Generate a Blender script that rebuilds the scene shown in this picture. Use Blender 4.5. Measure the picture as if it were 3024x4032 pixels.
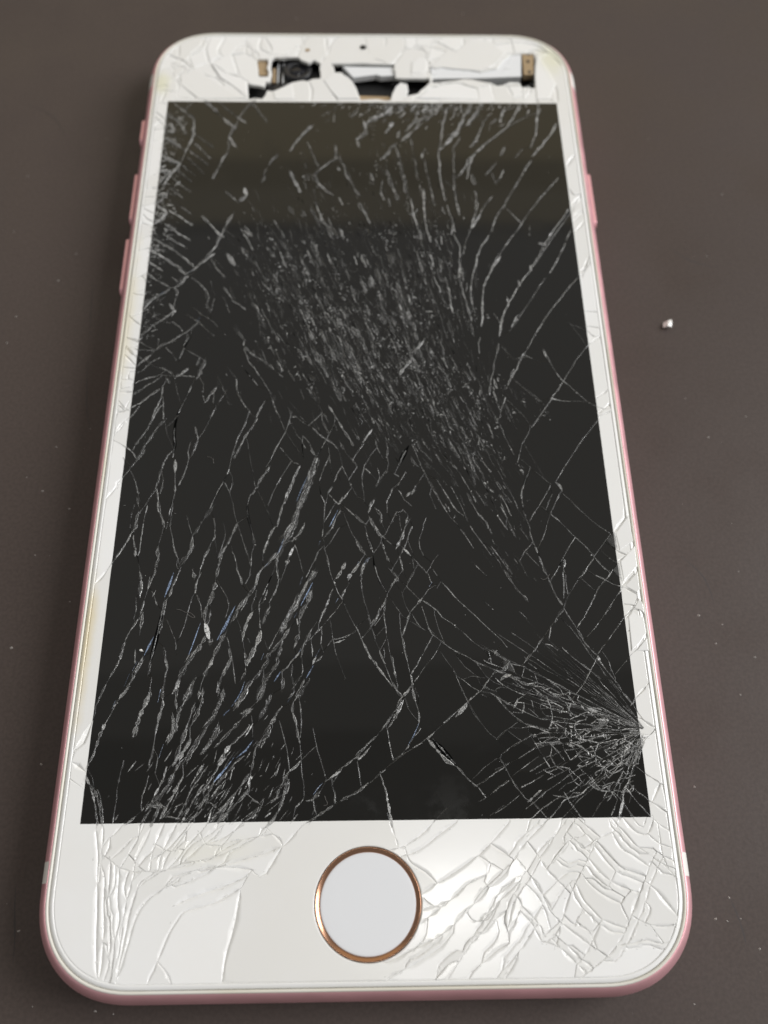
import bpy, bmesh, math, random
from mathutils import Vector, Matrix, Euler
from mathutils.geometry import delaunay_2d_cdt
random.seed(7)
for o in list(bpy.data.objects): bpy.data.objects.remove(o)
S = bpy.context.scene
C = S.collection
MM = 0.001                                   # everything below is written in millimetres
# ------------------------------------------------------------------ camera
cd = bpy.data.cameras.new("camera"); cam = bpy.data.objects.new("camera", cd); C.objects.link(cam)
cam.location = Vector((-0.285, -63.921, 106.779)) * MM
cam.rotation_euler = (math.radians(25.2196), math.radians(-1.0383), math.radians(-0.7985))
cd.sensor_fit = 'VERTICAL'; cd.sensor_height = 36; cd.sensor_width = 27; cd.lens = 32.128
cd.clip_start = 0.002; cd.clip_end = 20
cd.dof.use_dof = True; cd.dof.focus_distance = 0.1015; cd.dof.aperture_fstop = 22
S.camera = cam
S.render.resolution_x = 768; S.render.resolution_y = 1024
S.render.engine = 'CYCLES'
# ------------------------------------------------------------------ light of the room
w = bpy.data.worlds.new("World"); S.world = w; w.use_nodes = True
bg = w.node_tree.nodes["Background"]; bg.inputs[0].default_value = (1.0, 0.985, 0.95, 1); bg.inputs[1].default_value = 0.27
def area(name, loc, target, sx, sy, radiance, col):
    l = bpy.data.lights.new(name, 'AREA'); l.shape = 'RECTANGLE'; l.size = sx; l.size_y = sy
    l.energy = radiance * math.pi * sx * sy; l.color = col
    o = bpy.data.objects.new(name, l); C.objects.link(o); o.location = loc
    o.rotation_euler = (Vector(target) - Vector(loc)).to_track_quat('-Z', 'Y').to_euler()
    return o
area("window_light", (1.55, 0.22, 1.2), (0, 0, 0), 1.1, 1.1, 10.9, (0.985, 0.988, 1.0))
area("ceiling_tube", (0.168, 0.008, 2.0), (0, -0.02, 0), 0.065, 0.32, 30.0, (1.0, 0.985, 0.96))
area("wall_glow", (0.0, 1.45, 0.96), (0, 0.0, 0.3), 2.4, 0.86, 0.30, (1.0, 0.80, 0.40))
area("wall_glow_low", (0.0, 1.5, 0.90), (0, 0.0, 0.3), 2.4, 0.78, 0.24, (1.0, 0.80, 0.44))
area("ceiling_glow", (0.0, 0.95, 1.75), (0, 0, 0), 2.2, 1.0, 0.10, (1.0, 0.97, 0.92))
area("ceiling_glow_rear", (0.0, 1.0, 1.90), (0, 0, 0), 2.4, 1.35, 0.09, (1.0, 0.97, 0.92))
S.view_settings.view_transform = 'Standard'; S.view_settings.look = 'None'
S.view_settings.exposure = 0.0; S.view_settings.gamma = 1.0
# ------------------------------------------------------------------ materials
def mat(name, col, rough=0.4, metal=0.0, ior=1.5, coat=0.0):
    m = bpy.data.materials.new(name); m.use_nodes = True
    b = m.node_tree.nodes["Principled BSDF"]
    b.inputs['Base Color'].default_value = (*col, 1); b.inputs['Roughness'].default_value = rough
    b.inputs['Metallic'].default_value = metal; b.inputs['IOR'].default_value = ior
    b.inputs['Coat Weight'].default_value = coat
    return m
def nd(m, t, **kw):
    n = m.node_tree.nodes.new(t)
    for k, v in kw.items():
        if k in n.inputs: n.inputs[k].default_value = v
        else: setattr(n, k, v)
    return n
def lk(m, a, b): m.node_tree.links.new(a, b)
def bsdf(m): return m.node_tree.nodes["Principled BSDF"]
def ramp(m, stops):
    r = nd(m, 'ShaderNodeValToRGB'); e = r.color_ramp.elements
    while len(e) > 1: e.remove(e[-1])
    e[0].position = stops[0][0]; e[0].color = (*stops[0][1], 1)
    for p, c in stops[1:]:
        x = e.new(p); x.color = (*c, 1)
    return r
def pos_noise(m, scale, detail=3, stretch=(1, 1, 1), rough=0.5):
    g = nd(m, 'ShaderNodeNewGeometry'); mp = nd(m, 'ShaderNodeMapping'); mp.inputs['Scale'].default_value = stretch
    n = nd(m, 'ShaderNodeTexNoise'); n.inputs['Scale'].default_value = scale; n.inputs['Detail'].default_value = detail; n.inputs['Roughness'].default_value = rough
    lk(m, g.outputs['Position'], mp.inputs[0]); lk(m, mp.outputs[0], n.inputs['Vector'])
    return n
def bump(m, n, strength, dist):
    b = nd(m, 'ShaderNodeBump'); b.inputs['Strength'].default_value = strength; b.inputs['Distance'].default_value = dist
    lk(m, n.outputs[0], b.inputs['Height']); lk(m, b.outputs[0], bsdf(m).inputs['Normal'])
G = (lambda v: (v, v, v))
# brown laminate table
M_table = mat("brown_table", (0.08, 0.06, 0.055), 0.5); bsdf(M_table).inputs["Specular IOR Level"].default_value = 0.28
n1 = pos_noise(M_table, 14, 4); r1 = ramp(M_table, [(0.3, (0.062, 0.047, 0.041)), (0.7, (0.072, 0.055, 0.048))]); lk(M_table, n1.outputs[0], r1.inputs[0])
n3 = pos_noise(M_table, 2500, 2); r3 = ramp(M_table, [(0.35, G(0.9)), (0.65, G(1.08))]); lk(M_table, n3.outputs[0], r3.inputs[0])
mx = nd(M_table, 'ShaderNodeMix', data_type='RGBA', blend_type='MULTIPLY'); mx.inputs[0].default_value = 1.0
lk(M_table, r1.outputs[0], mx.inputs[6]); lk(M_table, r3.outputs[0], mx.inputs[7]); lk(M_table, mx.outputs[2], bsdf(M_table).inputs['Base Color'])
n2 = pos_noise(M_table, 900, 3); bump(M_table, n2, 0.25, 0.00008)
n4 = pos_noise(M_table, 60, 4); r4 = ramp(M_table, [(0.35, G(0.40)), (0.7, G(0.66))]); lk(M_table, n4.outputs[0], r4.inputs[0]); lk(M_table, r4.outputs[0], bsdf(M_table).inputs['Roughness'])
# rose anodised aluminium
M_rose = mat("rose_aluminium", (0.85, 0.47, 0.505), 0.34, 0.6)
n = pos_noise(M_rose, 300, 4); r = ramp(M_rose, [(0.3, G(0.36)), (0.7, G(0.5))]); lk(M_rose, n.outputs[0], r.inputs[0]); lk(M_rose, r.outputs[0], bsdf(M_rose).inputs['Roughness'])
M_scuff = mat("bare_aluminium", (0.85, 0.80, 0.78), 0.3, 1.0)
M_ring = mat("copper_ring", (0.45, 0.25, 0.16), 0.24, 1.0)
M_band = mat("antenna_plastic", (0.82, 0.80, 0.76), 0.45)
M_gasket = mat("gasket_plastic", (0.80, 0.78, 0.70), 0.35)
n = pos_noise(M_gasket, 60, 3); r = ramp(M_gasket, [(0.35, (0.74, 0.73, 0.69)), (0.7, (0.64, 0.60, 0.49))]); lk(M_gasket, n.outputs[0], r.inputs[0]); lk(M_gasket, r.outputs[0], bsdf(M_gasket).inputs['Base Color'])
# glass painted white on its back
M_white = mat("white_backed_glass", (0.78, 0.775, 0.76), 0.15, 0.0, 1.5)
n = pos_noise(M_white, 55, 5, (1, 1, 1), 0.6); r = ramp(M_white, [(0.30, (0.84, 0.84, 0.84)), (0.55, (0.82, 0.815, 0.80)), (0.75, (0.815, 0.81, 0.79))])
lk(M_white, n.outputs[0], r.inputs[0]); lk(M_white, r.outputs[0], bsdf(M_white).inputs['Base Color'])
oi = nd(M_white, 'ShaderNodeObjectInfo'); rw = ramp(M_white, [(0.0, (0.93, 0.925, 0.91)), (0.5, (0.98, 0.98, 0.975)), (1.0, (1.03, 1.03, 1.03))]); lk(M_white, oi.outputs['Random'], rw.inputs[0])
mw = nd(M_white, 'ShaderNodeMix', data_type='RGBA', blend_type='MULTIPLY'); mw.inputs[0].default_value = 1.0; lk(M_white, r.outputs[0], mw.inputs[6]); lk(M_white, rw.outputs[0], mw.inputs[7]); lk(M_white, mw.outputs[2], bsdf(M_white).inputs['Base Color'])
n = pos_noise(M_white, 160, 2); bump(M_white, n, 0.25, 0.00006)
# glass over the dark display
M_dark = mat("display_glass", (0.0058, 0.0054, 0.0044), 0.04, 0.0, 1.5)
n = pos_noise(M_dark, 130, 6, (1, 1, 1), 0.65); r = ramp(M_dark, [(0.45, G(0.03)), (0.62, G(0.07)), (0.8, G(0.22))]); lk(M_dark, n.outputs[0], r.inputs[0]); lk(M_dark, r.outputs[0], bsdf(M_dark).inputs['Roughness'])
def blob(m, cx, cy, rx, ry, soft=0.6, nscale=500, namp=0.7):
    """0..1 mask of a stain with a ragged outline on the glass (mm)"""
    g = nd(m, 'ShaderNodeNewGeometry'); mp = nd(m, 'ShaderNodeMapping', vector_type='POINT')
    mp.inputs['Location'].default_value = (-cx / rx, -cy / ry, 0); mp.inputs['Scale'].default_value = (1 / (rx * MM), 1 / (ry * MM), 0)
    ln = nd(m, 'ShaderNodeVectorMath', operation='LENGTH'); n = pos_noise(m, nscale, 4, (1, 1, 1), 0.6)
    lk(m, g.outputs['Position'], mp.inputs[0]); lk(m, mp.outputs[0], ln.inputs[0])
    a = nd(m, 'ShaderNodeMath', operation='MULTIPLY_ADD'); a.inputs[1].default_value = namp * 2; lk(m, n.outputs[0], a.inputs[0]); lk(m, ln.outputs['Value'], a.inputs[2])
    mr = nd(m, 'ShaderNodeMapRange', interpolation_type='SMOOTHSTEP'); mr.inputs['From Min'].default_value = 1 + namp; mr.inputs['From Max'].default_value = 1 + namp - soft
    mr.inputs['To Min'].default_value = 0; mr.inputs['To Max'].default_value = 1; lk(m, a.outputs[0], mr.inputs['Value'])
    return mr.outputs[0]
def over(m, sock, mask, val):
    """lay val over whatever drives the socket where the mask is 1"""
    inp = bsdf(m).inputs[sock]; src = inp.links[0].from_socket
    mx = nd(m, 'ShaderNodeMix', data_type='RGBA'); lk(m, mask, mx.inputs[0]); lk(m, src, mx.inputs[6]); mx.inputs[7].default_value = (*val, 1); lk(m, mx.outputs[2], inp)
over(M_dark, 'Roughness', blob(M_dark, 8.5, -50.5, 3.6, 4.2, 0.9, 900, 0.9), G(0.11))
over(M_dark, 'Roughness', blob(M_dark, 10.5, -41.0, 2.2, 4.0, 0.9, 900, 0.9), G(0.09))
for sx, sy, rx, ry, col in ((-31.5, -33, 1.3, 12, (0.72, 0.64, 0.46)), (-31.6, 12, 1.6, 16, (0.78, 0.74, 0.62)), (-16, -55.3, 7, 2.0, (0.79, 0.78, 0.73)), (30, 62, 3, 6, (0.74, 0.73, 0.60)), (-31, 56, 2, 4, (0.74, 0.73, 0.58))):
    over(M_white, 'Base Color', blob(M_white, sx, sy, rx, ry, 0.9, 220, 0.5), col)
M_edge = mat("broken_glass_edge", (0.76, 0.76, 0.73), 0.3)
M_black = mat("black_interior", (0.012, 0.012, 0.012), 0.5)
M_gap = mat("open_crack_black", (0.003, 0.003, 0.003), 1.0); bsdf(M_gap).inputs['Specular IOR Level'].default_value = 0.0
M_back = mat("white_bezel_backing", (0.62, 0.60, 0.55), 0.6)
M_plate = mat("pale_grey_plate", (0.78, 0.79, 0.80), 0.4)
M_contact = mat("tan_contact", (0.42, 0.31, 0.19), 0.4, 0.3)
M_gold = mat("gold_contact", (0.75, 0.55, 0.22), 0.3, 0.9)
M_lens = mat("camera_lens", (0.01, 0.01, 0.013), 0.05)
M_dgrey = mat("dark_grey_module", (0.018, 0.018, 0.02), 0.35)
M_button = mat("white_button", (0.70, 0.71, 0.73), 0.3)
def splinter_mat(name, lo, hi, tmin, tmax, tint=(1, 1, 0.98), rough=0.14):
    m = mat(name, (0.2, 0.2, 0.2), rough)
    g = nd(m, 'ShaderNodeNewGeometry')
    r = ramp(m, [(0.0, tuple(lo * t for t in tint)), (0.6, tuple((lo * 0.65 + hi * 0.35) * t for t in tint)), (0.92, tuple(hi * t for t in tint)), (1.0, tuple(min(0.9, hi * 2.2) * t for t in tint))])
    lk(m, g.outputs['Random Per Island'], r.inputs[0]); lk(m, r.outputs[0], bsdf(m).inputs['Base Color'])
    mr = nd(m, 'ShaderNodeMath', operation='MULTIPLY'); mr.inputs[1].default_value = 7.31
    fr = nd(m, 'ShaderNodeMath', operation='FRACT'); lk(m, g.outputs['Random Per Island'], mr.inputs[0]); lk(m, mr.outputs[0], fr.inputs[0])
    ma = nd(m, 'ShaderNodeMapRange'); ma.inputs['To Min'].default_value = tmin; ma.inputs['To Max'].default_value = tmax; lk(m, fr.outputs[0], ma.inputs['Value'])
    ns = pos_noise(m, 7600, 2, (1, 1, 1), 0.65); nr = nd(m, 'ShaderNodeMapRange'); nr.inputs['From Min'].default_value = 0.40; nr.inputs['From Max'].default_value = 0.60; nr.inputs['To Min'].default_value = 0.10; nr.inputs['To Max'].default_value = 1.0
    lk(m, ns.outputs[0], nr.inputs['Value']); mm_ = nd(m, 'ShaderNodeMath', operation='MULTIPLY'); lk(m, ma.outputs[0], mm_.inputs[0]); lk(m, nr.outputs[0], mm_.inputs[1])
    tr = nd(m, 'ShaderNodeBsdfTransparent'); mix = nd(m, 'ShaderNodeMixShader')
    lk(m, mm_.outputs[0], mix.inputs[0]); lk(m, tr.outputs[0], mix.inputs[1]); lk(m, bsdf(m).outputs[0], mix.inputs[2])
    lk(m, mix.outputs[0], m.node_tree.nodes['Material Output'].inputs['Surface'])
    return m
M_s = {1: splinter_mat("faint_fracture", 0.04, 0.22, 0.35, 0.95), 2: splinter_mat("grey_fracture", 0.10, 0.62, 0.55, 1.0),
       3: splinter_mat("bright_fracture", 0.45, 0.9, 0.8, 1.0), 4: splinter_mat("painted_blue_reflection", 0.42, 0.75, 0.6, 1.0, (0.62, 0.80, 1.15), 0.12)}  # the blue one has a blue window's reflection put into its colour
M_fill = splinter_mat("clear_fracture", 0.06, 0.22, 0.14, 0.5, rough=0.12)
M_crack_shadow = splinter_mat("grey_crack_shadow", 0.10, 0.26, 0.4, 1.0, (1, .95, .86))  # thin grey crack lines on the white glass, shadow put into their colour
M_glint = splinter_mat("white_glint", 0.84, 0.88, 0.6, 1.0, rough=0.06)
M_chip = splinter_mat("clear_chip_glass", 0.12, 0.2, 0.25, 0.4)
M_crumb = mat("glass_crumb", (0.86, 0.85, 0.82), 0.2)
M_dust = mat("pale_dust", (0.30, 0.28, 0.26), 0.8)
M_scratch = mat("table_scratch", (0.036, 0.027, 0.025), 0.6)
M_fibre = mat("grey_fibre", (0.16, 0.15, 0.14), 0.8)
# ------------------------------------------------------------------ helpers
def link_mesh(name, verts, faces, mats, parent=None, mi=None, smooth=False, loc=(0, 0, 0)):
    me = bpy.data.meshes.new(name)
    me.from_pydata([(v[0] * MM, v[1] * MM, v[2] * MM) for v in verts], [], faces); me.update()
    for m in (mats if isinstance(mats, (list, tuple)) else [mats]): me.materials.append(m)
    if mi: me.polygons.foreach_set('material_index', mi)
    if smooth: me.polygons.foreach_set('use_smooth', [True] * len(me.polygons))
    o = bpy.data.objects.new(name, me); C.objects.link(o); o.location = Vector(loc) * MM
    if parent: o.parent = parent
    return o
def tag(o, label=None, cat=None, group=None, kind=None):
    if label: o['label'] = label
    if cat: o['category'] = cat
    if group: o['group'] = group
    if kind: o['kind'] = kind
    return o
def rrect(hx, hy, r, n=14, power=2.25):
    """outline of a rounded rectangle, counter-clockwise, corners slightly squarer than circles"""
    out = []
    for cx, cy, a0 in ((hx - r, hy - r, 0), (-hx + r, hy - r, 90), (-hx + r, -hy + r, 180), (hx - r, -hy + r, 270)):
        for i in range(n + 1):
            a = math.radians(a0 + 90 * i / n); c, s = math.cos(a), math.sin(a)
            e = 2 / power
            y = cy + r * math.copysign(abs(s) ** e, s)
            out.append((cx + r * math.copysign(abs(c) ** e, c), y - 0.45 if y > 0 else y - 0.10))
    return out
def prism(name, poly, z0, z1, m, parent=None, bev=0.0):
    A = sum(poly[i][0] * poly[(i + 1) % len(poly)][1] - poly[(i + 1) % len(poly)][0] * poly[i][1] for i in range(len(poly)))
    if A < 0: poly = poly[::-1]
    bm = bmesh.new()
    f = bm.faces.new([bm.verts.new((x * MM, y * MM, z0 * MM)) for x, y in poly])
    ext = bmesh.ops.extrude_face_region(bm, geom=[f])
    bmesh.ops.translate(bm, verts=[v for v in ext['geom'] if isinstance(v, bmesh.types.BMVert)], vec=(0, 0, (z1 - z0) * MM))
    if bev: 
        es = [e for e in bm.edges if all(abs(v.co.z - z1 * MM) < 1e-9 for v in e.verts)]
        bmesh.ops.bevel(bm, geom=es, offset=bev * MM, segments=2, affect='EDGES', profile=0.6)
    bmesh.ops.recalc_face_normals(bm, faces=bm.faces)
    me = bpy.data.meshes.new(name); bm.to_mesh(me); bm.free(); me.materials.append(m)
    o = bpy.data.objects.new(name, me); C.objects.link(o)
    if parent: o.parent = parent
    return o
def lathe(name, cx, cy, prof, m, parent=None, n=72, smooth=True):
    """prof: list of (r, z); r = 0 closes the shape"""
    vs, fs = [], []
    for r_, z in prof:
        for i in range(n):
            a = 2 * math.pi * i / n; vs.append((cx + r_ * math.cos(a), cy + r_ * math.sin(a), z))
    for k in range(len(prof) - 1):
        for i in range(n):
            j = (i + 1) % n
            fs.append((k * n + i, k * n + j, (k + 1) * n + j, (k + 1) * n + i))
    o = link_mesh(name, vs, fs, m, parent, smooth=smooth)
    bm = bmesh.new(); bm.from_mesh(o.data); bmesh.ops.remove_doubles(bm, verts=bm.verts, dist=1e-7); bmesh.ops.recalc_face_normals(bm, faces=bm.faces); bm.to_mesh(o.data); bm.free()
    return o
def inside(p, poly):
    x, y = p; c = False; j = len(poly) - 1
    for i in range(len(poly)):
        if (poly[i][1] > y) != (poly[j][1] > y) and x < (poly[j][0] - poly[i][0]) * (y - poly[i][1]) / (poly[j][1] - poly[i][1]) + poly[i][0]: c = not c
        j = i
    return c
# ------------------------------------------------------------------ traced shapes (mm on the glass plane)
HOLES = [
  [(-14.34, 61.62), (-13.92, 62.04), (-10.18, 62.07), (-9.73, 61.45), (-8.57, 60.84), (-7.72, 61.47), (-6.7, 60.65), (-6.65, 57.38), (-7.78, 57.27), (-8.76, 56.76), (-9.34, 56.95), (-10.89, 56.54), (-12.27, 55.52), (-14.06, 54.51), (-14.78, 54.7), (-15.02, 53.71), (-15.47, 52.82), (-17.56, 52.8), (-17.88, 56.28), (-15.23, 55.4), (-15.13, 56.5), (-14.35, 56.51)] , # front camera window
  [(-5.06, 60.68), (-3.39, 60.69), (4.89, 60.65), (4.95, 57.59), (7.16, 57.49), (10.17, 57.63), (10.34, 56.74), (9.51, 55.61), (8.37, 54.17), (6.79, 53.72), (5.99, 52.78), (-0.43, 52.73), (-1.01, 54.98), (-1.79, 56.86), (-3.42, 58.76), (-4.44, 58.75)] , # earpiece window
  [(10.26, 60.11), (14.67, 59.87), (18.46, 58.95), (21.02, 59.79), (22.12, 61.74), (23.36, 62.87), (24.94, 63.16), (27.09, 63.18), (26.54, 55.49), (24.56, 55.74), (24.25, 56.68), (22.73, 56.8), (20.76, 55.98), (19.85, 56.65), (16.84, 57.3), (13.38, 56.87), (10.71, 56.57)] , # plate window
  [(-16.63, 61.6), (-14.98, 61.62), (-14.83, 57.72), (-16.17, 57.71)] , # left contact
]
FLAP = [(5.77, 56.8), (6.81, 56.41), (6.96, 55.07), (6.44, 52.94), (5.49, 52.36), (3.99, 52.45), (4.4, 54.25), (4.99, 55.86)]
PLATE = [(10.5, 60.46), (25.09, 64.08), (24.83, 58.24), (21.89, 57.54), (13.46, 57.74), (10.68, 57.58)]
PLATEL = [(10.5, 60.6), (18.61, 60.39), (25.15, 64.36), (24.68, 58.24), (18.65, 57.87), (10.68, 57.64)]
CONT_R = [(25.2, 63.52), (25.66, 63.38), (25.88, 62.96), (26.37, 62.97), (26.71, 63.53), (27.03, 63.39), (26.64, 58.67), (25.14, 58.52)]
CONT_R_HOLES = [(26.0, 61.56), (26.06, 59.21)]
CONT_L = [(-16.64, 62.23), (-15.06, 62.25), (-14.9, 58.43), (-16.19, 58.42)]
BAR = [(-3.28, 60.52), (4.86, 60.36), (4.91, 58.54), (2.76, 58.35), (1.97, 58.68), (-1.6, 58.03)]
TANSTRIP = [(-0.62, 54.54), (3.89, 54.41), (5.05, 53.48), (-0.63, 53.44)]
CAM = [(-10.34, 60.5), (-11.93, 60.49), (-6.74, 60.53)] ; MIC = [(0.01, 64.37), (-8.77, 63.64)]
LIT = [(7.8, 61.03), (8.6, 62.01), (9.95, 62.02), (9.86, 59.39), (9.07, 58.57), (7.44, 58.55)]
GOLDBIT = [(9.9, 59.89), (10.33, 59.89), (10.28, 58.38), (9.66, 58.38)]
CHIP1 = [(28.71, -20.85), (29.81, -19.8), (29.89, -22.03), (29.17, -21.57)]
CHIP2 = [(29.01, -24.74), (29.83, -23.76), (29.93, -26.07)]
FAN = [(22.66, -29.0), (19.21, -29.5), (15.81, -29.85), (12.42, -30.19), (11.14, -32.48), (11.81, -36.03), (13.94, -38.36), (14.03, -41.18), (14.68, -43.95), (15.11, -45.58), (17.05, -48.78), (19.51, -51.39), (22.56, -52.95), (25.27, -52.61), (27.21, -51.99)] ; FANP = [(30.29, -43.39)]
FIELD = [(-13.46, 20.41, 0.44, -0.9), (-4.61, 9.75, 0.37, -0.93), (-4.8, 27.22, 0.35, -0.94), (2.48, 36.82, 0.22, -0.98), (7.34, 13.93, 0.26, -0.97), (10.35, 3.68, 0.31, -0.95), (17.26, 7.69, 0.06, -1.0), (19.55, 16.07, -0.3, -0.95), (8.09, -13.04, 0.43, -0.9), (14.12, -16.52, 0.42, -0.91), (19.47, -26.39, 0.55, -0.83), (2.02, -0.2, 0.38, -0.92), (-7.75, -0.17, 0.46, -0.89), (-19.35, 31.88, 0.5, -0.86)]
BLOBS = [(-6.4, 13.9, 8.6, 1.0), (-1.2, 5.7, 8.7, 1.0), (5.5, 7.7, 7.7, 1.0), (10.2, -0.2, 6.6, 1.0), (7.4, 16.1, 6.6, 0.9), (13.1, -7.7, 5.1, 0.9), (-10.0, 22.6, 6.7, 0.6), (-3.0, 27.2, 5.4, 0.5), (15.8, -14.8, 4.0, 0.6), (-14.0, 16.9, 3.8, 0.4), (3.6, -2.9, 4.5, 0.8), (18.3, -22.5, 2.7, 0.5), (4.1, 22.7, 6.0, 0.6), (16.7, -0.2, 3.6, 0.6), (-6.7, 31.9, 3.3, 0.5), (-15.5, 27.2, 3.9, 0.35), (2.5, 40.8, 5.6, 0.35), (9.6, 29.6, 5.4, 0.45), (-18.8, 21.7, 2.8, 0.3), (-8.7, 39.3, 4.5, 0.2), (12.1, 20.4, 3.9, 0.5), (-0.6, 11.8, 6.1, 0.6), (8.3, -7.7, 4.1, 0.5)]
SPECKS = [(-42.6, 28.8), (-44.5, 23.8), (-49.6, 17.4), (-50.2, 12.8), (-41.0, -3.9), (-44.2, -8.4), (-36.9, -1.1), (-41.9, -10.4), (-41.5, -19.4), (-52.4, 33.0), (-38.1, -13.0), (-34.7, -16.3), (51.3, 28.5), (47.0, -22.2), (46.4, -2.7), (44.2, 3.5), (52.1, 0.5), (41.0, -28.0), (43.7, -29.2), (42.5, -31.6), (44.4, -37.9), (47.3, -15.5), (37.2, -48.4), (47.0, -33.3), (-32.8, -67.5), (-34.4, -69.4), (-28.0, -69.9), (-26.1, -70.2), (-36.9, -62.3), (39.1, -60.1), (38.5, -62.4), (37.3, -62.2), (40.0, -62.2), (41.5, -65.1), (-36.4, -25.6), (-42.5, -31.4), (-37.0, -45.1), (-52.0, 44.1), (-40.8, 52.0), (45.8, 52.5), (55.8, 40.8), (-11.5, 80.7), (17.4, 82.2), (31.6, -68.1), (33.7, -70.2), (31.8, -18.6)]
FIB1 = [(-19.58, -9.34), (-19.12, -9.48), (-18.82, -9.73), (-18.72, -10.31)] 
FIB2 = [(-21.71, -29.18), (-21.18, -29.29), (-20.64, -29.57), (-20.11, -29.63), (-19.55, -30.13), (-19.86, -30.18), (-20.41, -29.79)] 
FIB3 = [(-4.51, -49.94), (-4.41, -50.31), (-4.22, -50.64), (-4.31, -50.87), (-4.6, -50.91)] 
FIB4 = [(20.37, -25.68), (20.64, -25.87), (21.01, -25.75), (21.33, -25.37), (21.47, -25.19)]
OVER = [
   (0.1, 0.01, -0.02, [(-28.34, 57.82), (-26.02, 59.37), (-23.53, 57.25), (-20.18, 54.28), (-17.79, 52.75), (-25.11, 52.7), (-28.07, 55.71)]) ,
   (0.16, -0.02, 0.02, [(-23.73, 60.31), (-21.26, 58.34), (-18.09, 56.69), (-17.59, 53.11), (-20.26, 55.77), (-22.05, 57.27)]) ,
   (0.12, 0.0, -0.03, [(-13.92, 54.41), (-12.27, 55.48), (-11.03, 56.49), (-10.5, 52.75), (-13.58, 52.73)]) ,
   (0.2, 0.02, -0.02, [(-6.21, 56.98), (-4.95, 58.41), (-3.38, 58.42), (-2.38, 57.62), (-1.66, 56.61), (-1.03, 55.01), (-0.68, 52.86), (-3.91, 52.84), (-5.05, 54.58)]) ,
   (0.1, 0.01, 0.02, [(10.66, 60.3), (13.81, 59.76), (18.27, 59.23), (21.03, 60.96), (22.51, 63.08), (20.54, 65.78), (17.08, 66.54), (14.51, 63.39), (13.19, 63.77)]) ,
   (0.14, -0.02, 0.0, [(8.07, 53.05), (10.47, 55.26), (14.18, 56.51), (17.52, 55.31), (17.64, 52.94)]) ,
   (0.2, 0.03, 0.01, [(27.47, 63.13), (28.9, 59.7), (29.91, 56.33), (28.55, 53.02), (26.6, 53.0), (26.78, 58.17)]) ,
   (0.1, 0.0, 0.02, [(7.5, 61.03), (9.12, 62.0), (10.17, 61.63), (9.96, 59.16), (9.52, 57.84), (7.29, 57.83)]) ,
]
CHIPS = [
   (0.1, 0.06, -0.03, [(29.9, -19.93), (31.78, -17.57), (31.88, -21.02), (30.1, -22.25)]) ,
   (0.06, -0.05, 0.02, [(30.02, -23.62), (32.02, -21.57), (31.98, -24.24), (30.09, -26.21)]) ,
   (0.12, 0.08, 0.0, [(30.17, -26.67), (31.9, -24.86), (31.86, -27.1), (31.54, -27.61)]) ,
   (0.05, 0.03, 0.04, [(30.87, -29.4), (31.63, -28.21), (32.02, -28.91), (32.03, -30.09), (31.53, -29.63)]) ,
   (0.08, -0.06, -0.03, [(30.09, -30.48), (30.65, -29.85), (31.9, -30.54), (31.91, -32.42), (30.97, -33.65), (29.95, -34.51)]) ,
   (0.1, 0.05, 0.03, [(30.47, -34.53), (31.89, -32.92), (31.92, -34.5)]) ,
]

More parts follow.
